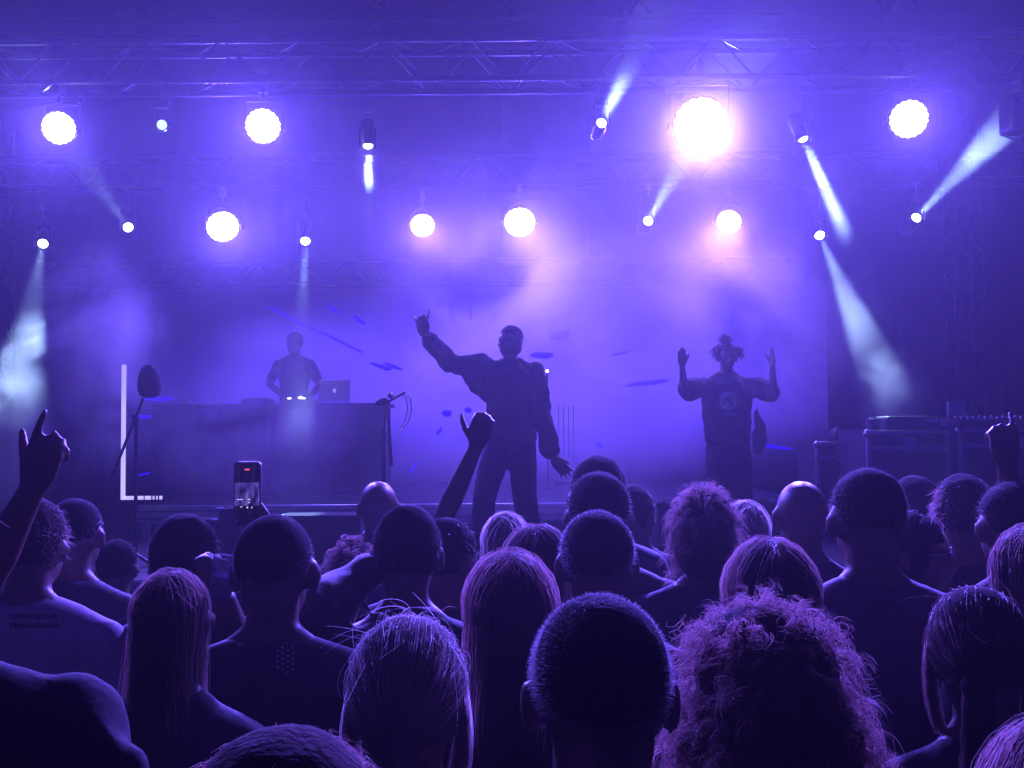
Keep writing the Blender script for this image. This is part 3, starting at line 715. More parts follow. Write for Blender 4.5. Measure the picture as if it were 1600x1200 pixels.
RND = random.Random(11)
def rvec(r=RND): return V(r.gauss(0, 1), r.gauss(0, 1), r.gauss(0, 1)).normalized()
def ribbons(strands, wd):
    rg = np.random.RandomState(len(strands)); by = {}
    for q in strands: by.setdefault(len(q), []).append(q)
    vs, fs, base = [], [], 0
    for n, qs in by.items():
        a = np.array([[tuple(p) for p in q] for q in qs]); m = len(qs)
        d = a[:, -1] - a[:, 0]; d /= np.maximum(np.linalg.norm(d, axis=1, keepdims=True), 1e-9)
        s = rg.normal(size=(m, 3)); s -= d * (s * d).sum(1, keepdims=True); s /= np.maximum(np.linalg.norm(s, axis=1, keepdims=True), 1e-6)
        tp = (1 - .75 * (np.arange(n) / (n - 1)) ** 2) * wd / 2
        off = s[:, None, :] * tp[None, :, None]
        v = np.stack([a + off, a - off], 2).reshape(-1, 3); vs.append(v)
        k = base + (np.arange(m)[:, None] * n + np.arange(n - 1)[None, :]).ravel() * 2
        fs.append(np.stack([k, k + 1, k + 3, k + 2], 1)); base += len(v)
    return np.concatenate(vs), np.concatenate(fs)

FL = dict(index=(.031, .090, .072, .0108), middle=(.010, .095, .080, .0110), ring=(-.011, .091, .074, .0105), little=(-.030, .082, .058, .0095))
def hand(bm, wrist, d, n, side, s=1., curl=(.15, .15, .2, .25), spread=.12, thumb=.7, tcurl=.2, bend=None):
    d = Vector(d).normalized(); n = Vector(n); n = (n - d * n.dot(d)).normalized()
    u = d.cross(n) if side == 'R' else n.cross(d)
    kn = []
    for i, f in enumerate(('index', 'middle', 'ring', 'little')):
        bu, bd, L, r = (x * s for x in FL[f])
        k = wrist + u * bu + d * bd; kn.append(k)
        limb(bm, [wrist + u * bu * .55 + d * .012 * s, wrist + u * bu + d * bd * .55 - n * .003, k], [.0155 * s, .0145 * s, .0118 * s], 10)
        a = (1.5 - i) * spread
        fd = (d * math.cos(a) + u * math.sin(a)).normalized()
        c = curl[i]; p = k; ang = 0; pts = [p]; rr = [r * 1.12]
        for j, (fr, mul) in enumerate(((.44, .75), (.31, 1.15), (.25, .8))):
            ang += c * mul * 1.45
            dd = fd * math.cos(ang) + n * math.sin(ang)
            p = p + dd * (L * fr); pts.append(p); rr.append(r * (1.0 - .12 * (j + 1)))
        limb(bm, pts, rr, 10)
    limb(bm, [kn[0], kn[1], kn[2], kn[3]], [.0118 * s, .0118 * s, .0115 * s, .0105 * s], 10)
    ball(bm, wrist + d * .05 * s, (.03 * s, .03 * s, .017 * s), None, 10) if False else None
    t0 = wrist + u * .022 * s + d * .022 * s + n * .006 * s
    td = (u * math.sin(thumb) + d * math.cos(thumb) + n * .25).normalized()
    t1 = t0 + td * .045 * s
    td2 = (td * math.cos(tcurl) + (d * .6 - u * .5 + n * .4).normalized() * math.sin(tcurl)).normalized()
    t2 = t1 + td2 * .036 * s; td3 = (td2 * math.cos(tcurl) + (d * .5 - u * .6 + n * .5).normalized() * math.sin(tcurl)).normalized()
    t3 = t2 + td3 * .026 * s
    limb(bm, [t0, t1, t2, t3], [.0165 * s, .0125 * s, .0110 * s, .0085 * s], 10)

EC = V(0, -.012, .018); ER = V(.077, .098, .090)      # the skull in head space
def hdir(az, el): return V(math.sin(az) * math.cos(el), -math.cos(az) * math.cos(el), math.sin(el))
def surf(d, k=1., add=0.):
    p = V(d.x * ER.x * k, d.y * ER.y * k, d.z * ER.z * k) + EC
    n = V(d.x / ER.x, d.y / ER.y, d.z / ER.z).normalized()
    return p + n * add, n
def in_face(az, el):
    return abs(az) > R(112) and el < R(38)
def lerp(a, b, t): return a + (b - a) * t

def hair_geo(style, n, L, vol, rnd, ell=None, part_=False, extra=None):
    """strands and envelope shapes in head space; returns (strands, list of (centre, radii))"""
    S = []; env = []
    def rdir(zmin=-.45):
        while True:
            z = rnd.uniform(zmin, 1); az = rnd.uniform(-math.pi, math.pi); el = math.asin(z)
            if not in_face(az, el): return az, el
    if style == 'buzz':
        env = [(EC + V(0, -.006, .012), ER + V(.003, .001, -.003))]
        for _ in range(n):
            az, el = rdir(-.62 if rnd.random() < .8 else -.86); p, nn = surf(hdir(az, el), 1, .002); low = .45 if el < R(-38) else 1
            S.append([p, p + (nn + rvec(rnd) * .35 + V(0, 0, -.8 * (1 - low))) * L * low * rnd.uniform(.5, 1.1)])
    elif style == 'short':
        env = [(EC + V(0, -.006, .010), ER + V(.006, .006, .008) + V(vol * .35, vol * .45, vol * .8))]
        for _ in range(n):
            az, el = rdir(-.5 if rnd.random() < .8 else -.74); p, nn = surf(hdir(az, el), 1, .004 + vol * .4 * max(0, math.sin(el)))
            comb = V(rnd.uniform(-.5, .5), rnd.uniform(-.9, .3), -.35) + rvec(rnd) * .45
            ln = L * rnd.uniform(.5, 1.15); d1 = (nn * .45 + comb * .6).normalized(); d2 = (nn * .12 + comb * .8 + V(0, 0, -.25)).normalized()
            S.append([p, p + d1 * ln * .45, p + d1 * ln * .45 + d2 * ln * .55])
    elif style in ('long', 'bob'):
        dx = .013 if part_ else 0
        for s in ((-1, 1) if part_ else (0,)):
            kk = 1 + (.11 + vol * 3.2) * .55; env.append((EC + V(s * dx, -.006, .004 - (.004 if part_ else 0)), V(ER.x * kk - dx * .8, ER.y * kk, ER.z * kk)))
        zz = EC.z; k = 0
        steps = max(2, int(L / .05))
        for i in range(1, steps + 1):
            t = i / steps; z = EC.z - L * t
            env.append((V(0, -.030 - .045 * min(1, t * 1.6), z), V((.076 + vol * .8) * (1 - .28 * t), .056 - .012 * t, .055)))
        for _ in range(n):
            az = rnd.uniform(R(-128), R(128)); o_ = rnd.gauss(0, 1); fly = rnd.random() < .08
            k = 1 + (.11 + vol * 3.2) * rnd.uniform(.72, 1.10) + (rnd.uniform(.03, .14) if fly else 0)
            t0 = R(-45 + 85 * abs(az) / R(128) + rnd.gauss(0, 11)); w0 = rnd.uniform(0, 6.28)
            d0 = V(rnd.gauss(0, .02 if part_ else .15), math.sin(t0), math.cos(t0)).normalized(); d1 = hdir(az + .06 * o_, R(4)); pts = []
            if part_ and d0.x * d1.x < 0: d0.x = -d0.x
            for u in (0, .2, .45, .7, .88, 1):
                d = d0 * (1 - u) + d1 * u + V(math.sin(w0 + u * 4), math.cos(w0 + u * 3), 0) * .03
                d = d.normalized() if d.length > .05 else V(0, 0, 1)
                pts.append(surf(d, k * (1 - .04 * d.z - (.05 if part_ and u == 0 else 0)))[0])
            pts.append(surf(hdir(az + .06 * o_, R(-12)), k)[0])
            last = pts[-1]; ln = L * rnd.uniform(.55, 1.05); drift = V(rnd.gauss(0, .010), rnd.gauss(0, .008), 0)
            w = rnd.uniform(0, 6.28); wa = .004 + vol * .09
            m_ = max(2, int(ln / .04))
            for i in range(1, m_ + 1):
                t = i / m_
                q = last + V(-last.x * .22 * t, -.035 * t if last.y < .02 else -.07 * t, -ln * t) + drift * t
                q += V(math.sin(w + t * 7), math.cos(w * 1.7 + t * 6), 0) * wa
                if fly: q += V(math.copysign(.02, last.x) * t, -.01 * t, 0)
                pts.append(q)
            S.append(pts)
    elif style == 'curly':
        ell = ell or [(EC + V(0, -.01, .02), ER + V(vol, vol, vol))]
        env = [(c, V(r.x * .88, r.y * .88, r.z * .88)) for c, r in ell]
        wts = [r.x * r.z for c, r in ell]
        for _ in range(n // 9):                    # locks: a dozen strands that coil together
            c, r = rnd.choices(ell, wts)[0]
            while True:
                z = rnd.uniform(-.8, 1); az = rnd.uniform(-math.pi, math.pi); el = math.asin(z)
                if not (abs(az) > R(125) and el < R(35)): break
            d = hdir(az, el); nn = V(d.x / r.x, d.y / r.y, d.z / r.z).normalized()
            ax0 = (nn * .7 + V(0, 0, -.5) + rvec(rnd) * .6).normalized(); ln0 = L * rnd.uniform(.4, 1.25)
            ph0 = rnd.uniform(0, 6.28); tn = rnd.uniform(1.0, 2.4); rr0 = rnd.uniform(.35, 1) * .011; k0 = rnd.uniform(.80, .97)
            for _q in range(12):
                stray = rnd.random() < .12
                ax = (ax0 + rvec(rnd) * (.6 if stray else .13)).normalized(); ln = ln0 * rnd.uniform(.75, 1.15)
                p = c + V(d.x * r.x, d.y * r.y, d.z * r.z) * k0 + rvec(rnd) * .0035
                e1 = ax.orthogonal().normalized(); e2 = ax.cross(e1); ph = ph0 + rnd.gauss(0, .25); rr = rr0 * rnd.uniform(.8, 1.2)
                m_ = 9; pts = []
                for i in range(m_ + 1):
                    t = i / m_; a = ph + tn * 6.28 * t
                    pts.append(p + ax * ln * t + (e1 * (math.cos(a) - math.cos(ph)) + e2 * (math.sin(a) - math.sin(ph))) * rr * min(1, t * 3) + V(0, 0, -.35 * ln * t * t))
                S.append(pts)
    elif style == 'tied':
        T = V(0, -.118, -.035)
        env = [(EC + V(0, -.006, .008), ER + V(.008, .008, .008)), (T + V(0, -.005, 0), V(.03, .026, .03))]
        dT = V(0, -.9, -.45).normalized()
        for _ in range(n):
            az = rnd.uniform(-math.pi, math.pi); el = R(rnd.uniform(-20, 88))
            if abs(az) > R(118) and el < R(38): el = R(rnd.uniform(38, 60))
            d0 = hdir(az, el); pts = []; k = 1.10 + rnd.uniform(0, .06); fly = rnd.random() < .05
            for i in range(6):
                t = i / 5; d = (d0 * (1 - t) + dT * t)
                if d.length < .05: d = V(0, 0, 1)
                d.normalize(); kk = k + (.10 * math.sin(math.pi * t) if fly else .02 * math.sin(math.pi * t))
                pts.append(surf(d, kk)[0])
            S.append(pts)
        for i in range(1, 6):
            env.append((T + V(0, -.014, -L * i / 5.5), V(.026 - .002 * i, .022, L / 6)))
        for _ in range(n // 3):
            o_ = rvec(rnd) * .022; pts = []
            for i in range(7):
                t = i / 6; pts.append(T + o_ * (1 + .5 * t) + V(rnd.gauss(0, .002), -.014 * min(1, t * 3), -L * t * rnd.uniform(.95, 1.05)))
            S.append(pts)
        for s in (-1, 1):                       # loose locks that loop from the temples to the nape
            for _ in range(int(n * .12)):
                d0 = hdir(s * R(rnd.uniform(70, 110)), R(rnd.uniform(-5, 35))); a = surf(d0, 1.12)[0]
                b = V(s * rnd.uniform(.05, .075), -.05, -.14); mid = lerp(a, b, .5) + V(s * rnd.uniform(.010, .034), 0, -.01)
                pts = []
                for i in range(8):
                    t = i / 7; q = lerp(lerp(a, mid, t), lerp(mid, b, t), t); pts.append(q + rvec(rnd) * .0015)
                S.append(pts)
        for _ in range(int(n * .009)):            # flyaways: long loose curves that leave the crown
            d0 = hdir(rnd.uniform(-math.pi, math.pi), R(rnd.uniform(25, 88))); p = surf(d0, 1.10)[0]
            along = (dT - d0 * dT.dot(d0)).normalized() * rnd.choice((1, 1, -1)); tdir = (along + d0 * rnd.uniform(.1, .7) + rvec(rnd) * .35).normalized(); pts = [p]
            bend = rvec(rnd) * .12 - d0 * .16
            for i in range(9):
                tdir = (tdir + bend).normalized(); pts.append(pts[-1] + tdir * .012)
            S.append(pts)
    return S, env

def arm_default(side, s, bulk):
    x = 1 if side == 'R' else -1
    return V(x * (.245 * bulk), -.03, 1.14) * s, V(x * (.235 * bulk), .08, .91) * s, V(0, .25, -1), V(-x, 0, 0)

def person(px, top, d, label, hair='short', hcol='black', cloth='t_shirt', cm='black_cloth', skin='skin', yaw=0., tilt=0., byaw=0., bulk=1., arms=None,
           n=900, L=.03, vol=.004, wd=.0012, vox=.012, ell=None, part_=False, extra=None, hh=None, base=0., rz=None, hscale=1., hpx=None, legs=None, neck=1.,
           group='people standing in the crowd', wrinkle=.006, sleeve=None, shirt_vox=.016, eyes=False, ratio=None, loose=0., wing=False, folds=1., trousers='denim', yoff=0):
    rnd = random.Random(int(px * 7 + top * 3))
    w = P(px, top, d)
    hh = hh if hh is not None else dict(buzz=.006, short=.012 + vol, long=.014 + vol * .5, bob=.014 + vol * .5, curly=vol + .02, tied=.014, bald=0).get(hair, .01)
    Ht = w.z - hh - base; s = Ht / 1.752
    rz = R(byaw) if rz is None else rz
    t = thing('person', label, 'person', (w.x, d, base), rz, group)
    inv = (Matrix.Translation(t.location) @ Matrix.Rotation(rz, 4, 'Z')).inverted()
    def S_(x, y, z): return V(x * bulk, y, z) * s
    def Z_(x, y, z): return V(x, y, z) * s
    # --- body
    bm = Blob()
    ball(bm, S_(0, .0, 1.27), V(.165 * bulk, .112 * (.5 + .5 * bulk), .20) * s, seg=18)
    limb(bm, [S_(-.155, -.012, 1.405), S_(0, -.018, 1.40), S_(.155, -.012, 1.405)], [.056 * s, .085 * s, .056 * s])
    for x in (-1, 1): limb(bm, [Z_(x * .028, -.022, 1.50), S_(x * .085, -.02, 1.448), S_(x * .165, -.012, 1.412)], [.046 * s, .043 * s, .047 * s])
    ball(bm, S_(0, .008, 1.07), V(.142 * bulk, .102 * bulk, .18) * s, seg=18); ball(bm, S_(0, -.005, .94), V(.162 * bulk, .115 * bulk, .12) * s, seg=18)
    lg = legs or {}
    LEG = {}
    for sd, x in (('R', 1), ('L', -1)):
        hip = S_(x * .085, -.005, .90); kn, an = lg.get(sd, (None, None))
        kn = inv @ kn if kn is not None else S_(x * .095, .012, .49); an = inv @ an if an is not None else S_(x * .10, -.02, .085)
        LEG[sd] = (hip, kn, an)
        limb(bm, [hip, lerp(hip, kn, .5), kn, lerp(kn, an, .3), an], [.085 * s, .074 * s, .053 * s, .054 * s, .036 * s])
        limb(bm, [an + V(0, -.03 * s, -.045 * s), an + V(.01 * x, .06 * s, -.05 * s), an + V(.015 * x, .15 * s, -.062 * s)], [.034 * s, .034 * s, .022 * s])
    ARM = {}
    for sd, x in (('R', 1), ('L', -1)):
        sh = S_(x * .178, -.012, 1.405); a = (arms or {}).get(sd)
        if a is None: el, wr, hd, pn = arm_default(sd, s, bulk); hk = {}
        else:
            el, wr = inv @ a['elbow'], inv @ a['wrist']; hd = (inv.to_3x3() @ a['dir']); pn = inv.to_3x3() @ a['palm']; hk = a.get('hand', {})
            if a.get('lift'): sh = sh + V(-x * .02, 0, .05) * s
        ARM[sd] = (sh, el, wr)
        limb(bm, [sh, lerp(sh, el, .45), el, lerp(el, wr, .3), wr], [.052 * s, .046 * s, .036 * s, .039 * s, .0255 * s])
        hand(bm, wr, hd, pn, sd, s * (1.16 if wing else .98), **hk)
    hc = V(0, .012, 1.645) * s
    limb(bm, [Z_(0, -.028, 1.46), Z_(0, -.012, 1.53), Z_(0, -.004, 1.60)], [.062 * s * neck, .056 * s * neck, .054 * s * neck], 16)
    Mh = Matrix.Translation(hc) @ Matrix.Rotation(R(yaw), 4, 'Z') @ Matrix.Rotation(R(tilt), 4, 'Y') @ Matrix.Scale(s * hscale, 4)
    M3 = Mh.to_3x3()
    hb = Blob()
    ball(hb, EC, ER, seg=22); ball(hb, (0, .028, -.050), (.059, .068, .070), seg=18); ball(hb, (0, .066, -.098), (.024, .022, .018))
    ball(hb, (0, -.045, -.045), (.060, .055, .06), seg=16)
    ball(hb, (0, .078, .016), (.050, .018, .013)); limb(hb, [V(0, .090, .006), V(0, .112, -.030), V(0, .108, -.040)], [.008, .012, .011], 8)
    for x in (-1, 1):
        ball(hb, (x * .013, .100, -.039), .009, seg=8); ball(hb, (x * .040, .070, -.028), (.020, .020, .016), seg=10)
        e = Matrix.Rotation(x * R(-22), 3, 'Z') @ Matrix.Rotation(R(-8), 3, 'X')
        ball(hb, (x * .0855, -.010, -.014), (.0095, .0215, .033), e, 12); ball(hb, (x * .082, -.004, -.036), (.009, .013, .015), e, 10)
        ball(hb, (x * .030, .081, -.004), (.013, .008, .006), seg=8)
    ball(hb, (0, .096, -.066), (.024, .010, .0065), seg=10); ball(hb, (0, .094, -.075), (.020, .010, .007), seg=10)
    hb.transform(Mh); bm.merge(hb)
    body = fuse('body', bm, M[skin], t, vox, 5, ratio=ratio or .48)
    if eyes:
        for x in (-1, 1):
            bm = bmesh.new(); ball(bm, Mh @ V(x * .030, .083, -.001), .0105 * s, seg=10); part('eye', bm, M['eye'], t)
    # --- clothes
    bm = Blob(); k = .012 + loose
    ball(bm, S_(0, .0, 1.265), V(.165 * bulk + k, .112 * (.5 + .5 * bulk) + k, .205) * s, seg=18)
    limb(bm, [S_(-.155, -.012, 1.400), S_(0, -.02, 1.395), S_(.155, -.012, 1.400)], [.066 * s, .094 * s, .066 * s])
    for x in (-1, 1): limb(bm, [Z_(x * .050, -.026, 1.478), S_(x * .085, -.02, 1.448), S_(x * .165, -.012, 1.410)], [.048 * s, .053 * s, .057 * s])
    ball(bm, Z_(0, -.038, 1.445), V(.095, .075, .064) * s, seg=16)
    limb(bm, [S_(0, .006, 1.16), S_(0, .005, 1.0), S_(0, .0, .90)], [.1 * s, .1 * s, .1 * s]) if False else None
    hem = .90
    for z in (1.18, 1.13, 1.08, 1.03, .98, .93):
        ball(bm, S_(0, .004, z), V(.150 * bulk + k * 1.1, .114 * bulk + k, .10) * s, seg=18)
    long_ = cloth in ('jacket', 'hoodie', 'shirt') if sleeve is None else sleeve == 'long'
    for sd in 'RL':
        sh, el, wr = ARM[sd]; q = .010 + loose
        if long_: limb(bm, [sh, lerp(sh, el, .5), el, lerp(el, wr, .5), lerp(el, wr, .80 if wing else .93)], [(.060 + loose * .6) * s, (.053 + q * .8) * s, (.046 + q) * s, (.042 + q) * s, (.034 + q * .9) * s])
        elif sleeve != 'none': limb(bm, [sh, lerp(sh, el, .4), lerp(sh, el, .72 + loose * 3)], [(.060 + loose * .3) * s, (.057 + loose * .8) * s, (.054 + loose * 1.15) * s])
    if wing:                                   # deep loose armholes of a baggy jacket
        for sd in 'RL':
            sh, el, wr = ARM[sd]; x = 1 if sd == 'R' else -1; lo = S_(x * .14, -.01, 1.24)
            limb(bm, [lo, lerp(lo, el, .5)], [.08 * s, .06 * s]); limb(bm, [lerp(sh, el, .3), lerp(lo, el, .6)], [.07 * s, .06 * s])
        for z in (1.15, 1.10, 1.05, 1.0, .95, .90, .86): ball(bm, S_(0, .004, z), V(.172, .128, .08) * s, seg=18)
    if cloth == 'jacket':                      # folds that run along the sleeves and hang from the shoulders
        for sd in 'RL':
            sh, el, wr = ARM[sd]; ax = (el - sh).normalized(); e1 = ax.orthogonal().normalized(); e2 = ax.cross(e1)
            for q in range(7):
                a = rnd.uniform(0, 6.28); b = a + rnd.uniform(-.9, .9); r0 = .062 + loose * .8
                f = lambda an, t: lerp(sh, el, t) + (e1 * math.cos(an) + e2 * math.sin(an)) * r0 * s
                t0 = rnd.uniform(-.1, .4); t1 = t0 + rnd.uniform(.35, .7)
                limb(bm, [f(a, t0), f(lerp(a, b, .5), (t0 + t1) / 2), f(b, t1)], [.006 * s, .017 * s * folds, .007 * s], 8)
            x = 1 if sd == 'R' else -1
            for q in range(4):
                x0 = x * rnd.uniform(.05, .16); limb(bm, [S_(x0, -.085, 1.42), S_(x0 * 1.1 + .02 * x, -.125, 1.30), S_(x0 * .7, -.118, 1.12)], [.006 * s, .018 * s * folds, .008 * s], 8)
    if cloth in ('jacket', 'shirt', 'hoodie'):
        for kk in range(12):
            a0, a1 = 2 * math.pi * kk / 12, 2 * math.pi * (kk + 1) / 12
            f = lambda a: Z_(.066 * math.sin(a), -.020 + .066 * math.cos(a), 1.500 + .012 * math.cos(a + math.pi))
            tube(bm, f(a0), f(a1), .017 * s, seg=8); ball(bm, f(a0), .017 * s, seg=8)
    if cloth == 't_shirt':                     # ribbed neckband
        for kk in range(16):
            a0, a1 = 2 * math.pi * kk / 16, 2 * math.pi * (kk + 1) / 16
            f = lambda a: Z_(.068 * math.sin(a), -.022 + .068 * math.cos(a), 1.487 - .018 * math.cos(a))
            tube(bm, f(a0), f(a1), .0105 * s, .0105 * s, 8); ball(bm, f(a0), .0105 * s, seg=8)
    if cloth == 'hoodie': ball(bm, Z_(0, -.115, 1.43), V(.11, .05, .075) * s)
    fuse('jacket' if cloth == 'jacket' else cloth, bm, M[cm], t, shirt_vox, 3, wrinkle, 9., ratio=.6 if shirt_vox < .015 and base == 0 else None)
    bm = Blob(); ball(bm, S_(0, -.004, .93), V(.17 * bulk + .008, .122 * bulk + .008, .12) * s, seg=18)
    for sd in 'RL':
        hip, kn, an = LEG[sd]; lo = loose * .8
        limb(bm, [hip, lerp(hip, kn, .5), kn, lerp(kn, an, .5), lerp(kn, an, .94)], [(.092 + lo * .3) * s, (.086 + lo) * s, (.068 + lo * 1.2) * s, (.062 + lo * 1.4) * s, (.056 + lo * 1.5) * s])
    fuse('trousers', bm, M[trousers], t, .026 if base == 0 else .016, 3, .006, 8.)
    for sd in 'RL':
        an = LEG[sd][2]; bm = Blob()
        limb(bm, [an + V(0, -.035, -.04) * s, an + V(0, .06, -.045) * s, an + V(0, .15, -.055) * s], [.045 * s, .044 * s, .034 * s], 8)
        fuse('shoe', bm, M['shoe'], t, .016, 2)
    # --- hair
    if hair != 'bald':
        st_, env = hair_geo(hair, n, L, vol, rnd, ell, part_, extra)
        st_ = [[Mh @ p for p in q] for q in st_]
        bm = Blob()
        for c, r in env: ball(bm, c, r, seg=20)
        bm.transform(Mh)
        fuse('hair', bm, H[hcol], t, max(.007, vox * .8), 4, .003 if hair in ('short', 'curly') else .0015, 22., ribbons=ribbons(st_, wd))
    return t, Mh

# ------------------------------------------------------------------ the three people on stage
def A(ex, ey, ed, wx, wy, wd_, dr, palm, **hk):
    return dict(elbow=P(ex, ey, ed), wrist=P(wx, wy, wd_), dir=Vector(dr), palm=Vector(palm), hand=hk, lift=hk.pop('lift', False))
G_ = 'performers on the stage'
pf, _ = person(797, 510, 8.0, 'performer in a baggy dark jacket flinging one arm up high at centre stage', 'buzz', 'buzz', 'jacket', 'stage_black', 'skin_dark', rz=math.pi, base=FLOOR,
       group=G_, n=2500, L=.007, wd=.0016, vox=.0075, eyes=True, ratio=.5, loose=.024, wrinkle=.018, shirt_vox=.013, trousers='stage_black', wing=True, folds=.7, yaw=-38, bulk=1.0, hscale=1.06, sleeve='long',
       arms=dict(R=A(706, 570, 7.95, 663, 524, 7.85, (-.14, -.1, .95), (.1, -1, 0), curl=(.06, .42, .42, .14), spread=.26, thumb=.3, tcurl=.7, lift=True),
                 L=A(846, 655, 7.9, 864, 716, 7.75, (.62, -.3, -.68), (-.2, -.9, -.3), curl=(.05, .1, .15, .2), spread=.1, thumb=.6)),
       legs=dict(R=(P(757, 775, 7.9), P(752, 855, 7.95)), L=(P(820, 778, 7.95), P(833, 850, 8.05))))
p2e = [(EC + V(0, -.02, .03), V(.088, .10, .085)), (V(.075, -.01, .055), V(.055, .055, .055)), (V(-.085, -.01, .045), V(.062, .055, .058)), (V(.0, -.02, .155), V(.058, .055, .055))]
braid = []
_r = random.Random(5)
for k in range(160):
    o_ = V(_r.gauss(0, .006), _r.gauss(0, .006), 0); w = _r.uniform(0, 6)
    braid.append([V(-.085, .02, .07) + o_ + V(-.045 * t / 9 + .006 * math.sin(w + t * 2.1), .03 * t / 9 + .004 * math.cos(w + t * 2.1), -.66 * t / 9) for t in range(10)])
pg, p2m = person(1135, 533, 9.0, 'performer with bunched curly hair holding both open hands up at the right', 'curly', 'black', 't_shirt', 'stage_black', 'skin_dark', rz=math.pi, base=FLOOR,
       group=G_, n=1600, L=.045, vol=.03, wd=.003, vox=.009, ell=p2e, hh=.035, extra=braid, eyes=True, ratio=.6, loose=.040, wrinkle=.014, trousers='stage_black', bulk=1.08, hscale=1.0, sleeve='short',
       arms=dict(R=A(1069, 612, 8.85, 1066, 572, 8.75, (-.06, -.05, 1), (.3, -1, 0), curl=(.08, .08, .1, .12), spread=.1, thumb=.5),
                 L=A(1208, 616, 8.85, 1207, 572, 8.75, (.0, -.1, 1), (-1, -.25, 0), curl=(.05, .05, .05, .1), spread=.05, thumb=.55)))
pd, _ = person(460, 519, 11.5, 'disc jockey bent over the table behind the laptop', 'short', 'black', 't_shirt', 'stage_black', 'skin_dark', rz=math.pi, base=RT,
       group=G_, n=500, L=.02, wd=.003, vox=.012, yaw=-20,
       arms=dict(R=A(420, 600, 11.2, 447, 622, 11.0, (.4, -1, -.1), (0, 0, -1), curl=(.3, .3, .3, .3)), L=A(500, 602, 11.2, 482, 622, 11.0, (-.3, -1, -.1), (0, 0, -1), curl=(.3, .3, .3, .3))))
# cloth hanging at the right performer's hip
g = P(1184, 640, 8.85); t = thing('hanging_scarf', 'pale crumpled scarf hanging from the right performer\'s hip', 'scarf', (g.x, 8.85, FLOOR))
bm = Blob(); limb(bm, [V(-.01, 0, g.z - FLOOR), V(.0, -.02, g.z - FLOOR - .14), V(.02, .0, g.z - FLOOR - .28), V(.0, .0, g.z - FLOOR - .36)], [.025, .055, .062, .02])
fuse('cloth', bm, M['grey'], t, .014, 2, .02, 14.)

# ------------------------------------------------------------------ the crowd, nearest first
N = dict(vox=.009, shirt_vox=.014)
person(-140, 690, 1.36, 'very near person whose dark jacket shoulder fills the lower left corner', 'short', 'black', 'jacket', 'stage_black', loose=.016, wrinkle=.012, bulk=1.10, folds=1.75, **N)
person(440, 1143, .80, 'nearest head, a blurred reddish crown cut by the bottom edge left of centre', 'short', 'auburn', 't_shirt', 'black_cloth', n=12000, L=.03, wd=.0005, vol=.006, **N)
person(637, 972, 1.52, 'fair haired person with tied back flyaway hair, near the bottom centre', 'tied', 'blonde', 't_shirt', 'plum', n=10000, L=.22, wd=.0008, bulk=.9, hscale=1.06, **N)
person(937, 922, 1.14, 'large near man with cropped hair and both ears showing, bottom centre', 'buzz', 'buzz', 't_shirt', 'black_cloth', n=16000, L=.0075, wd=.0006, bulk=1.05, neck=1.0, vox=.007, shirt_vox=.014, ratio=.5, hscale=.93)
ce = [(V(0, -.03, .03), V(.118, .125, .105)), (V(0, -.05, -.08), V(.150, .115, .13)), (V(0, -.06, -.20), V(.160, .105, .13))]
person(1190, 938, 1.45, 'near person with a big mass of reddish curly hair, bottom right of centre', 'curly', 'auburn', 't_shirt', 'black_cloth', n=11000, L=.05, vol=.03, wd=.0009, ell=ce, hh=.02, bulk=.92, **N)
wisp = []
_r = random.Random(9)
for k in range(150):
    a = V(-.09, -.03, -.02) + rvec(_r) * .012; e_ = V(-.19 + _r.gauss(0, .03), -.06 + _r.gauss(0, .02), -.16 + _r.gauss(0, .022)); m_ = V(-.085, -.05, -.15) + rvec(_r) * .012
    wisp.append([lerp(lerp(a, m_, i / 8), lerp(m_, e_, i / 8), i / 8) for i in range(9)])
person(1530, 917, 1.78, 'brown haired person with wisps of hair blowing left, lower right', 'tied', 'brown', 't_shirt', 'black_cloth', n=3200, L=.20, wd=.0010, extra=wisp, bulk=.88, yaw=-25, sleeve='none', **N)
person(1668, 1118, 1.02, 'near head of smooth brown hair cut by the lower right corner', 'long', 'auburn', 't_shirt', 'black_cloth', n=2600, L=.3, wd=.0009, bulk=.9, **N)
person(1622, 815, 2.12, 'person with long smooth brown hair cut by the right edge', 'long', 'brown', 't_shirt', 'black_cloth', n=1600, L=.3, wd=.0013, bulk=.92, vol=.01)
person(1355, 732, 2.42, 'tallest broad shouldered man with a squarish cropped head, right of centre', 'buzz', 'black', 't_shirt', 'plum', n=3500, L=.009, wd=.0012, bulk=1.16, hscale=.98)
person(1203, 833, 1.98, 'person with wavy brown hair parted in the middle, behind the big curly hair', 'long', 'brown', 't_shirt', 'black_cloth', n=2600, L=.28, wd=.0011, vol=.018, part_=True, bulk=.9)
person(1100, 742, 2.9, 'person with a tall frizzy head of hair in front of the right performer', 'curly', 'brown', 't_shirt', 'black_cloth', n=3000, L=.05, vol=.02, wd=.0011, ell=[(V(0, -.015, .03), V(.088, .10, .105)), (V(0, -.03, -.06), V(.095, .09, .10))], hh=.05, bulk=1.1)
person(1252, 750, 3.2, 'bald man with a shiny rimmed crown right of the frizzy hair', 'bald', 'black', 't_shirt', 'black_cloth', 'skin', hscale=.97, vox=.010)
person(1165, 780, 3.8, 'fair haired person half hidden right behind the frizzy hair', 'long', 'blonde', 't_shirt', 'navy', n=1200, L=.15, wd=.0013, bulk=.9, shirt_vox=.02)
person(1428, 747, 3.9, 'short haired person just behind the tallest man at the right', 'short', 'brown', 't_shirt', 'black_cloth', n=600, L=.02, wd=.002, shirt_vox=.02, hscale=1.05)
person(1507, 742, 3.25, 'man with tousled swept hair at the right below the mixing gear', 'short', 'brown', 't_shirt', 'black_cloth', n=1800, L=.04, wd=.0016, vol=.012, yaw=-20)
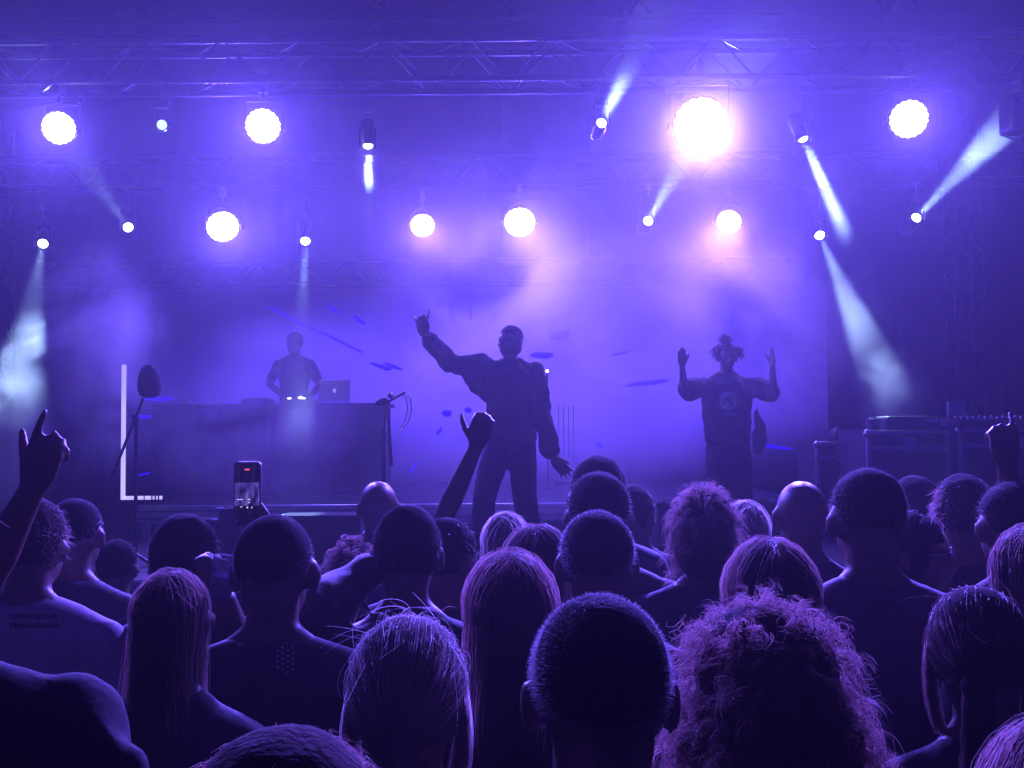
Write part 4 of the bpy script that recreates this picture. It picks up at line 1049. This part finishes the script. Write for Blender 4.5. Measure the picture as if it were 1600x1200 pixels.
person(1580, 755, 2.75, 'cropped haired person at the right edge below the raised hand', 'buzz', 'black', 't_shirt', 'black_cloth', n=1200, L=.012, wd=.0014)
qp, qm = person(1425, 797, 2.88, 'person in glasses seen in profile facing right beside the tallest man', 'long', 'black', 't_shirt', 'black_cloth', n=900, L=.22, wd=.0016, yaw=-82, byaw=-40, bulk=.88, vox=.009)
person(935, 745, 3.0, 'man with a smooth flat topped head and sloping shoulders, right of the performer', 'buzz', 'black', 't_shirt', 'black_cloth', n=1500, L=.010, wd=.0014, bulk=1.2, hscale=1.1, neck=1.15)
person(934, 720, 3.6, 'tall man with dark hair rising behind the flat topped head', 'short', 'black', 't_shirt', 'navy', n=900, L=.02, wd=.0018, hscale=1.12)
person(992, 758, 4.15, 'person with a small dark bun of hair right of the flat topped head', 'short', 'brown', 't_shirt', 'black_cloth', n=600, L=.03, wd=.002, vol=.008, yaw=-35, shirt_vox=.02)
person(932, 801, 2.3, 'crop haired man with both ears rimmed in light, right behind the large near man', 'buzz', 'buzz', 't_shirt', 'black_cloth', n=4500, L=.008, wd=.0011, bulk=1.0, hscale=1.02, vox=.009)
person(797, 855, 1.96, 'person with very long straight brown hair, middle of the crowd', 'long', 'auburn', 't_shirt', 'black_cloth', n=2600, L=.42, wd=.0010, vol=.012, bulk=.9)
person(838, 815, 2.62, 'person with dark parted hair behind the long straight brown hair', 'long', 'brown', 't_shirt', 'black_cloth', n=900, L=.14, wd=.0014, vol=.008, part_=True, bulk=.9)
person(790, 798, 3.5, 'fair haired person in front of the performer\'s legs', 'long', 'blonde', 't_shirt', 'navy', n=1300, L=.16, wd=.0013, vol=.004, bulk=.85, shirt_vox=.02)
person(636, 791, 2.6, 'man in a dark leather jacket with short hair and one rimmed ear, left of centre', 'short', 'black', 'jacket', 'black_cloth', n=2200, L=.014, wd=.0012, loose=.012, wrinkle=.012, hscale=1.02, bulk=1.05, vox=.010,
       arms=dict(L=A(468, 972, 2.38, 586, 884, 2.62, (.6, .4, .7), (.7, .5, -.6), curl=(.5, .5, .5, .5))))
person(591, 752, 4.2, 'bald small headed man near the stage with a warm rim on his crown', 'bald', 'black', 't_shirt', 'navy', 'skin', shirt_vox=.02, vox=.011)
person(550, 835, 3.3, 'short person with curly brown hair left of the leather jacket', 'curly', 'brown', 't_shirt', 'black_cloth', n=1100, L=.035, vol=.012, wd=.0018, bulk=.9, shirt_vox=.02)
person(702, 810, 3.0, 'dark haired man looking right beside the leather jacket', 'short', 'black', 't_shirt', 'black_cloth', n=1200, L=.03, wd=.0016, vol=.006, yaw=-40)
person(648, 818, 3.55, 'person hidden behind the leather jacket with a bare arm thrust up', 'short', 'black', 't_shirt', 'black_cloth', n=300, vox=.0065, ratio=.45, sleeve='short',
       arms=dict(R=A(692, 812, 3.3, 744, 698, 3.2, (.28, -.05, 1), (.2, 1, 0), curl=(.75, .8, .8, .75), spread=.06, thumb=.95, tcurl=.25, lift=True)))
person(428, 808, 2.2, 'broad bald man in a black shirt with a dotted emblem on the back', 'buzz', 'black', 't_shirt', 'black_cloth', n=5000, L=.004, wd=.001, bulk=1.2, hscale=1.03, vox=.009)
person(288, 808, 2.75, 'short haired man at left holding a clear cup beside his face', 'short', 'black', 't_shirt', 'navy', n=2000, L=.02, wd=.0013, hscale=1.06, vox=.0075, ratio=.5,
       arms=dict(R=A(362, 985, 2.62, 354, 938, 2.50, (-.25, .2, 1), (-1, .3, .1), curl=(.55, .55, .55, .55), spread=.05, thumb=.5, tcurl=.5)))
person(266, 870, 1.92, 'person with long dark hair over the shoulders in front of the cup holder', 'long', 'brown', 't_shirt', 'black_cloth', n=2200, L=.30, wd=.0011, vol=-.004, bulk=.82, hscale=.80)
person(117, 780, 3.2, 'cropped haired man with one ear showing, upper left of the crowd', 'buzz', 'buzz', 't_shirt', 'black_cloth', n=1600, L=.007, wd=.0013, vox=.010)
person(183, 843, 3.9, 'short dark headed person right of the cropped man at left', 'short', 'black', 't_shirt', 'black_cloth', n=500, L=.02, wd=.002, shirt_vox=.02,)
person(50, 778, 2.7, 'person in a pale printed tee shirt behind the raised pointing arm', 'short', 'brown', 't_shirt', 'pale', n=1600, L=.03, wd=.0014, vol=.006, bulk=1.12)
person(-240, 800, 2.15, 'person beyond the left edge raising one hand with a finger pointing', 'short', 'black', 't_shirt', 'black_cloth', 'skin_tan', n=300, vox=.006, ratio=.4,
       arms=dict(R=A(-22, 905, 2.1, 50, 765, 2.1, (.34, .0, 1), (.2, 1, 0), curl=(.05, .8, .85, .85), spread=.06, thumb=.75, tcurl=.05, lift=True)))
phx, _ = person(424, 838, 3.15, 'person hidden behind the broad bald man filming with a phone', 'short', 'black', 't_shirt', 'black_cloth', n=300, vox=.006, ratio=.4,
       arms=dict(R=A(448, 905, 3.0, 424, 838, 2.895, (-.72, .0, .68), (-.1, -1, 0), curl=(.62, .6, .6, .55), spread=.16, thumb=.55, tcurl=.25)))
person(1705, 790, 3.1, 'person beyond the right edge holding up a bare hand', 'short', 'black', 't_shirt', 'black_cloth', 'skin_tan', n=300, vox=.0065, ratio=.4,
       arms=dict(L=A(1590, 812, 2.95, 1572, 728, 2.85, (-.08, .0, 1), (0, 1, .1), curl=(.2, .75, .75, .7), spread=.12, thumb=.5, tcurl=.2, lift=True)))
person(163, 890, 2.42, 'low head and hand between the pale tee shirt and the long dark hair', 'short', 'brown', 't_shirt', 'black_cloth', n=800, L=.02, wd=.0014) if False else None
finish()

# ------------------------------------------------------------------ things held or worn
# phone
c = P(387, 765, 2.86); t = thing('phone', 'phone held upright above the broad bald man, filming the stage', 'phone', (c.x, c.y, c.z - .075))
def slab(w, h, th, r, z0=0.):
    bm = bmesh.new(); o = []
    for cx, cz, a in ((w / 2 - r, h / 2 - r, 0), (-w / 2 + r, h / 2 - r, 90), (-w / 2 + r, -h / 2 + r, 180), (w / 2 - r, -h / 2 + r, 270)):
        o += [(cx + r * math.cos(R(a + 15 * k)), cz + r * math.sin(R(a + 15 * k))) for k in range(7)]
    f = bm.faces.new([bm.verts.new((x, -th / 2, z + z0)) for x, z in o])
    q = bmesh.ops.extrude_face_region(bm, geom=[f]); bmesh.ops.translate(bm, verts=[v for v in q['geom'] if isinstance(v, bmesh.types.BMVert)], vec=(0, th, 0))
    return bm
part('body', slab(.075, .155, .0095, .012), M['plastic'], t, (0, 0, .075))
part('edge_band', slab(.0762, .1562, .0060, .0126), M['edge'], t, (0, .0003, .075))
part('screen', slab(.069, .148, .001, .009), M['phone_screen'], t, (0, -.0054, .075))
bm = bmesh.new(); box(bm, (0, -.0063, .131), (.014, .0006, .004)); part('record_mark', bm, M['phone_rec'], t)
for x, r in ((-.016, .0030), (.001, .0020), (.012, .0026)):
    bm = bmesh.new(); tube(bm, (x, -.006, .026), (x, -.0068, .026), r, r, 10); part('screen_button', bm, M['phone_ui'], t)
bm = bmesh.new()
for k, (x, z, w_) in enumerate(((-.02, .048, .016), (.006, .048, .006), (.006, .040, .004))): box(bm, (x, -.0062, z), (w_, .0004, .0012))
part('screen_caption', bm, M['phone_ui'], t)
# cup with drink
c = P(342, 900, 2.47); t = thing('drinking_cup', 'clear cup of drink catching the light in the raised hand at left', 'cup', (c.x, c.y, c.z - .055))
mt = Matrix.Rotation(R(12), 4, 'Y')
bm = bmesh.new(); lathe(bm, [(.024, 0), (.026, .004), (.033, .10), (.035, .102), (.0335, .104), (.0315, .10), (.0245, .006), (.01, .005)], mt, 24); part('cup', bm, M['clear'], t)
bm = bmesh.new(); lathe(bm, [(.024, .007), (.0285, .058), (.005, .058)], mt, 20); part('drink', bm, M['fruit'], t)
# glasses of the profile head
t = thing('glasses', 'thin framed glasses on the person in profile at right', 'glasses', qp.location)
Wq = Matrix.Rotation(qp.rotation_euler.z, 4, 'Z') @ qm
bm = bmesh.new()
for x in (-1, 1):
    ring = [Wq @ V(x * .031 + .022 * math.cos(a), .099 - .25 * abs(.022 * math.cos(a) + .0) * 1, .002 + .018 * math.sin(a)) for a in [2 * math.pi * k / 16 for k in range(17)]]
    path(bm, ring, .0016, 6); path(bm, [Wq @ V(x * .054, .093, .006), Wq @ V(x * .083, .0, .0), Wq @ V(x * .084, -.015, -.012)], .0016, 6)
path(bm, [Wq @ V(-.009, .104, .006), Wq @ V(.009, .104, .006)], .0016, 6)
part('frame', bm, M['edge'], t)
for x in (-1, 1):
    bm = bmesh.new(); bm.faces.new([bm.verts.new(Wq @ V(x * .031 + .021 * math.cos(a), .098, .002 + .017 * math.sin(a))) for a in [2 * math.pi * k / 14 for k in range(14)]])
    r = bmesh.ops.extrude_face_region(bm, geom=bm.faces[:]); bmesh.ops.translate(bm, verts=[v for v in r['geom'] if isinstance(v, bmesh.types.BMVert)], vec=(0, .001, 0)); part('lens', bm, M['clear'], t)

# prints on clothing: small patches that follow the cloth
from mathutils.bvhtree import BVHTree
def cloth_of(label):
    o = next(o for o in sc.objects if o.type == 'EMPTY' and o.get('label', '') == label)
    return next(c for c in o.children if c.name.split('.')[0] in ('t_shirt', 'jacket'))
bpy.context.view_layer.update()
def decal(shirt, polys, m, name):
    """polys are outlines in photograph pixels, projected on the cloth once and stored as geometry 1 mm proud of it"""
    mw = shirt.matrix_world; bv = BVHTree.FromPolygons([mw @ v.co for v in shirt.data.vertices], [p.vertices for p in shirt.data.polygons])
    bm = bmesh.new()
    for poly in polys:
        vs = []
        for x, y in poly:
            d = (P(x, y, 1) - CAM).normalized(); h, nn, _, _ = bv.ray_cast(CAM, d)
            if h is None: break
            if nn.dot(d) > 0: nn = -nn
            vs.append(bm.verts.new(mw.inverted() @ (h + nn * .0025)))
        if len(vs) == len(poly) and len(vs) > 2: bm.faces.new(vs)
    if len(bm.faces): part(name, to_mesh(name, bm, m, False), None, shirt)
    else: bm.free()
def circ(x, y, r, n=10, ry=None): return [(x + r * math.cos(2 * math.pi * k / n), y + (ry or r) * math.sin(2 * math.pi * k / n)) for k in range(n)]
dots = []
for i in range(4):
    for j in range(5):
        x = 433.5 + 7.8 * i; y = 1012 + 8.6 * j + (4.3 if i % 2 == 0 else 0)
        if (x - 446) ** 2 / 17 ** 2 + (y - 1030) ** 2 / 24 ** 2 < 1.15: dots.append(circ(x, y, 1.9, 8))
decal(cloth_of('broad bald man in a black shirt with a dotted emblem on the back'), dots, M['print_pale'], 'dotted_emblem')
pr = []
_r = random.Random(3)
for y, x0, x1 in ((960, 18, 86), (974, 16, 92)):          # two rows of blurred block lettering
    x = x0
    while x < x1:
        w_ = _r.choice((3.2, 4.2, 4.8)); h = 7.5
        k = _r.randrange(4)
        pr.append([(x, y), (x + 1.4, y), (x + 1.4, y + h), (x, y + h)])
        if k != 1: pr.append([(x + w_ - 1.4, y), (x + w_, y), (x + w_, y + h), (x + w_ - 1.4, y + h)])
        if k in (0, 1): pr.append([(x + 1.4, y), (x + w_ - .2, y), (x + w_ - .2, y + 1.5), (x + 1.4, y + 1.5)])
        if k in (0, 2): pr.append([(x + 1.4, y + 3), (x + w_ - 1.4, y + 3), (x + w_ - 1.4, y + 4.5), (x + 1.4, y + 4.5)])
        if k in (1, 3): pr.append([(x + 1.4, y + h - 1.5), (x + w_ - 1.4, y + h - 1.5), (x + w_ - 1.4, y + h), (x + 1.4, y + h)])
        x += w_ + 1.8
decal(cloth_of('person in a pale printed tee shirt behind the raised pointing arm'), pr, M['print_dark'], 'lettering')
sh_ = cloth_of('performer with bunched curly hair holding both open hands up at the right')
em = []
ring = 28
for k in range(ring):
    a0, a1 = 2 * math.pi * k / ring, 2 * math.pi * (k + 1) / ring
    em.append([(1138 + 14 * math.cos(a0), 626 + 15 * math.sin(a0)), (1138 + 14 * math.cos(a1), 626 + 15 * math.sin(a1)), (1138 + 9 * math.cos(a1), 626 + 10 * math.sin(a1)), (1138 + 9 * math.cos(a0), 626 + 10 * math.sin(a0))])
em += [circ(1133, 622, 4.5, 10, 6), circ(1144, 622, 4, 10, 5), circ(1136, 632, 5, 10, 4)]
decal(sh_, em, M['print_pale'], 'round_emblem')
decal(sh_, [[(x, 645), (x + 3, 645), (x + 3, 650), (x, 650)] for x in range(1128, 1150, 5)], M['print_pale'], 'caption')

# ------------------------------------------------------------------ haze and smoke
bm = bmesh.new(); box(bm, (0, 6.5, 2.9), (17, 19, 8.0))
hz = part('haze', to_mesh('haze', bm, None, False)); tag(hz, 'thin even haze filling the whole stage and crowd', kind='stuff')
def vol_mat(name, dens, aniso, col=(.93, .93, .97)):
    m = bpy.data.materials.new(name); m.use_nodes = True; nt = m.node_tree; nt.nodes.clear()
    out = nt.nodes.new('ShaderNodeOutputMaterial'); pv = nt.nodes.new('ShaderNodeVolumePrincipled')
    pv.inputs['Color'].default_value = col + (1,); pv.inputs['Density'].default_value = dens; pv.inputs['Anisotropy'].default_value = aniso
    nt.links.new(pv.outputs[0], out.inputs['Volume']); return m, nt, pv
m, nt, pv = vol_mat('haze', HAZE, .7); hz.data.materials.append(m)
def plume(px, py, y, rx, ry, rz_, dens, scale, label, seed=0, thr=.42):
    """a cloud of stage smoke: an ellipsoid whose density is broken up by noise and fades to its rim"""
    c = P(px, py, y)
    bm = bmesh.new(); ball(bm, (0, 0, 0), (1, 1, 1), seg=20); me = to_mesh('smoke_plume', bm, None)
    o = part('smoke_plume', me, None, None, c, None, (rx, ry, rz_)); tag(o, label, 'smoke', None, 'stuff')
    m, nt, pv = vol_mat('smoke', 1, .2)
    tc = nt.nodes.new('ShaderNodeTexCoord'); ln = nt.nodes.new('ShaderNodeVectorMath'); ln.operation = 'LENGTH'
    nt.links.new(tc.outputs['Object'], ln.inputs[0])
    fall = nt.nodes.new('ShaderNodeMapRange'); fall.inputs['From Min'].default_value = .25; fall.inputs['From Max'].default_value = .98
    fall.inputs['To Min'].default_value = 1; fall.inputs['To Max'].default_value = 0; fall.interpolation_type = 'SMOOTHERSTEP'
    nt.links.new(ln.outputs['Value'], fall.inputs['Value'])
    mp = nt.nodes.new('ShaderNodeMapping'); mp.inputs['Location'].default_value = (seed * 3.1, seed * 1.7, seed); mp.inputs['Scale'].default_value = (rx * scale, ry * scale, rz_ * scale)
    nt.links.new(tc.outputs['Object'], mp.inputs[0])
    nz = nt.nodes.new('ShaderNodeTexNoise'); nz.inputs['Scale'].default_value = 1; nz.inputs['Detail'].default_value = 4; nz.inputs['Roughness'].default_value = .55; nz.inputs['Distortion'].default_value = .6
    nt.links.new(mp.outputs[0], nz.inputs['Vector'])
    ed = nt.nodes.new('ShaderNodeMapRange'); ed.inputs['From Min'].default_value = thr; ed.inputs['From Max'].default_value = thr + .28; ed.interpolation_type = 'SMOOTHSTEP'
    nt.links.new(nz.outputs['Fac'], ed.inputs['Value'])
    ml = nt.nodes.new('ShaderNodeMath'); ml.operation = 'MULTIPLY'; nt.links.new(fall.outputs[0], ml.inputs[0]); nt.links.new(ed.outputs[0], ml.inputs[1])
    m2 = nt.nodes.new('ShaderNodeMath'); m2.operation = 'MULTIPLY'; m2.inputs[1].default_value = dens; nt.links.new(ml.outputs[0], m2.inputs[0])
    nt.links.new(m2.outputs[0], pv.inputs['Density']); me.materials.append(m)
    return o
plume(940, 215, 9.2, 5.6, 3.0, 2.1, .12, .6, 'broad bank of thin smoke hanging under the roof among the lamps', 9, .30)
plume(1088, 200, 6.75, 1.0, .5, .85, .20, 1.3, 'smoke puff added round the largest wash light for its halo', 11, .25)  # added puff; gives this lamp the halo of lens flare
plume(950, 520, 9.7, 3.6, 1.15, 1.75, .50, .85, 'bright drifting bank of smoke behind the two performers', 3, .40)
plume(125, 560, 8.5, 1.0, .8, 1.25, 1.2, 1.4, 'billow of violet smoke at the left behind the light tube', 1, .38)
plume(1200, 500, 9.0, 1.35, .85, 1.30, .90, 1.1, 'bright smoke rising around the right performer', 2, .37)
plume(450, 585, 9.9, 1.3, .45, .85, .45, 1.0, 'veil of smoke in front of the disc jockey', 14, .32)
plume(420, 690, 8.9, 1.7, .6, .9, .34, 1.0, 'low smoke creeping in front of the disc jockey table', 4, .34)
plume(860, 740, 9.2, 2.4, .6, .65, .40, 1.0, 'low smoke lying on the stage behind the raised arm performer', 8, .32)
plume(1392, 622, 8.6, .42, .45, .58, 1.5, 2.4, 'white smoke lit by the beam above the flight cases', 5, .30)
plume(8, 690, 8.2, .50, .45, .95, 1.0, 2.0, 'white smoke lit by the beam at the left edge', 6, .30)
plume(1500, 255, 8.9, .85, .6, .7, .30, 1.5, 'pale smoke lit by the beam at the upper right', 7, .30)
plume(1292, 298, 7.05, .34, .3, .50, .4, 2.4, 'pale smoke caught in the long shaft at the right', 12, .30)
plume(576, 258, 7.07, .14, .2, .24, .40, 3.0, 'small puff of smoke under the downward beam left of centre', 13, .28)
print('CHECK verts', sum(len(o.data.vertices) for o in sc.objects if o.type == 'MESH'), 'tris', sum(len(p.vertices) - 2 for o in sc.objects if o.type == 'MESH' for p in o.data.polygons))
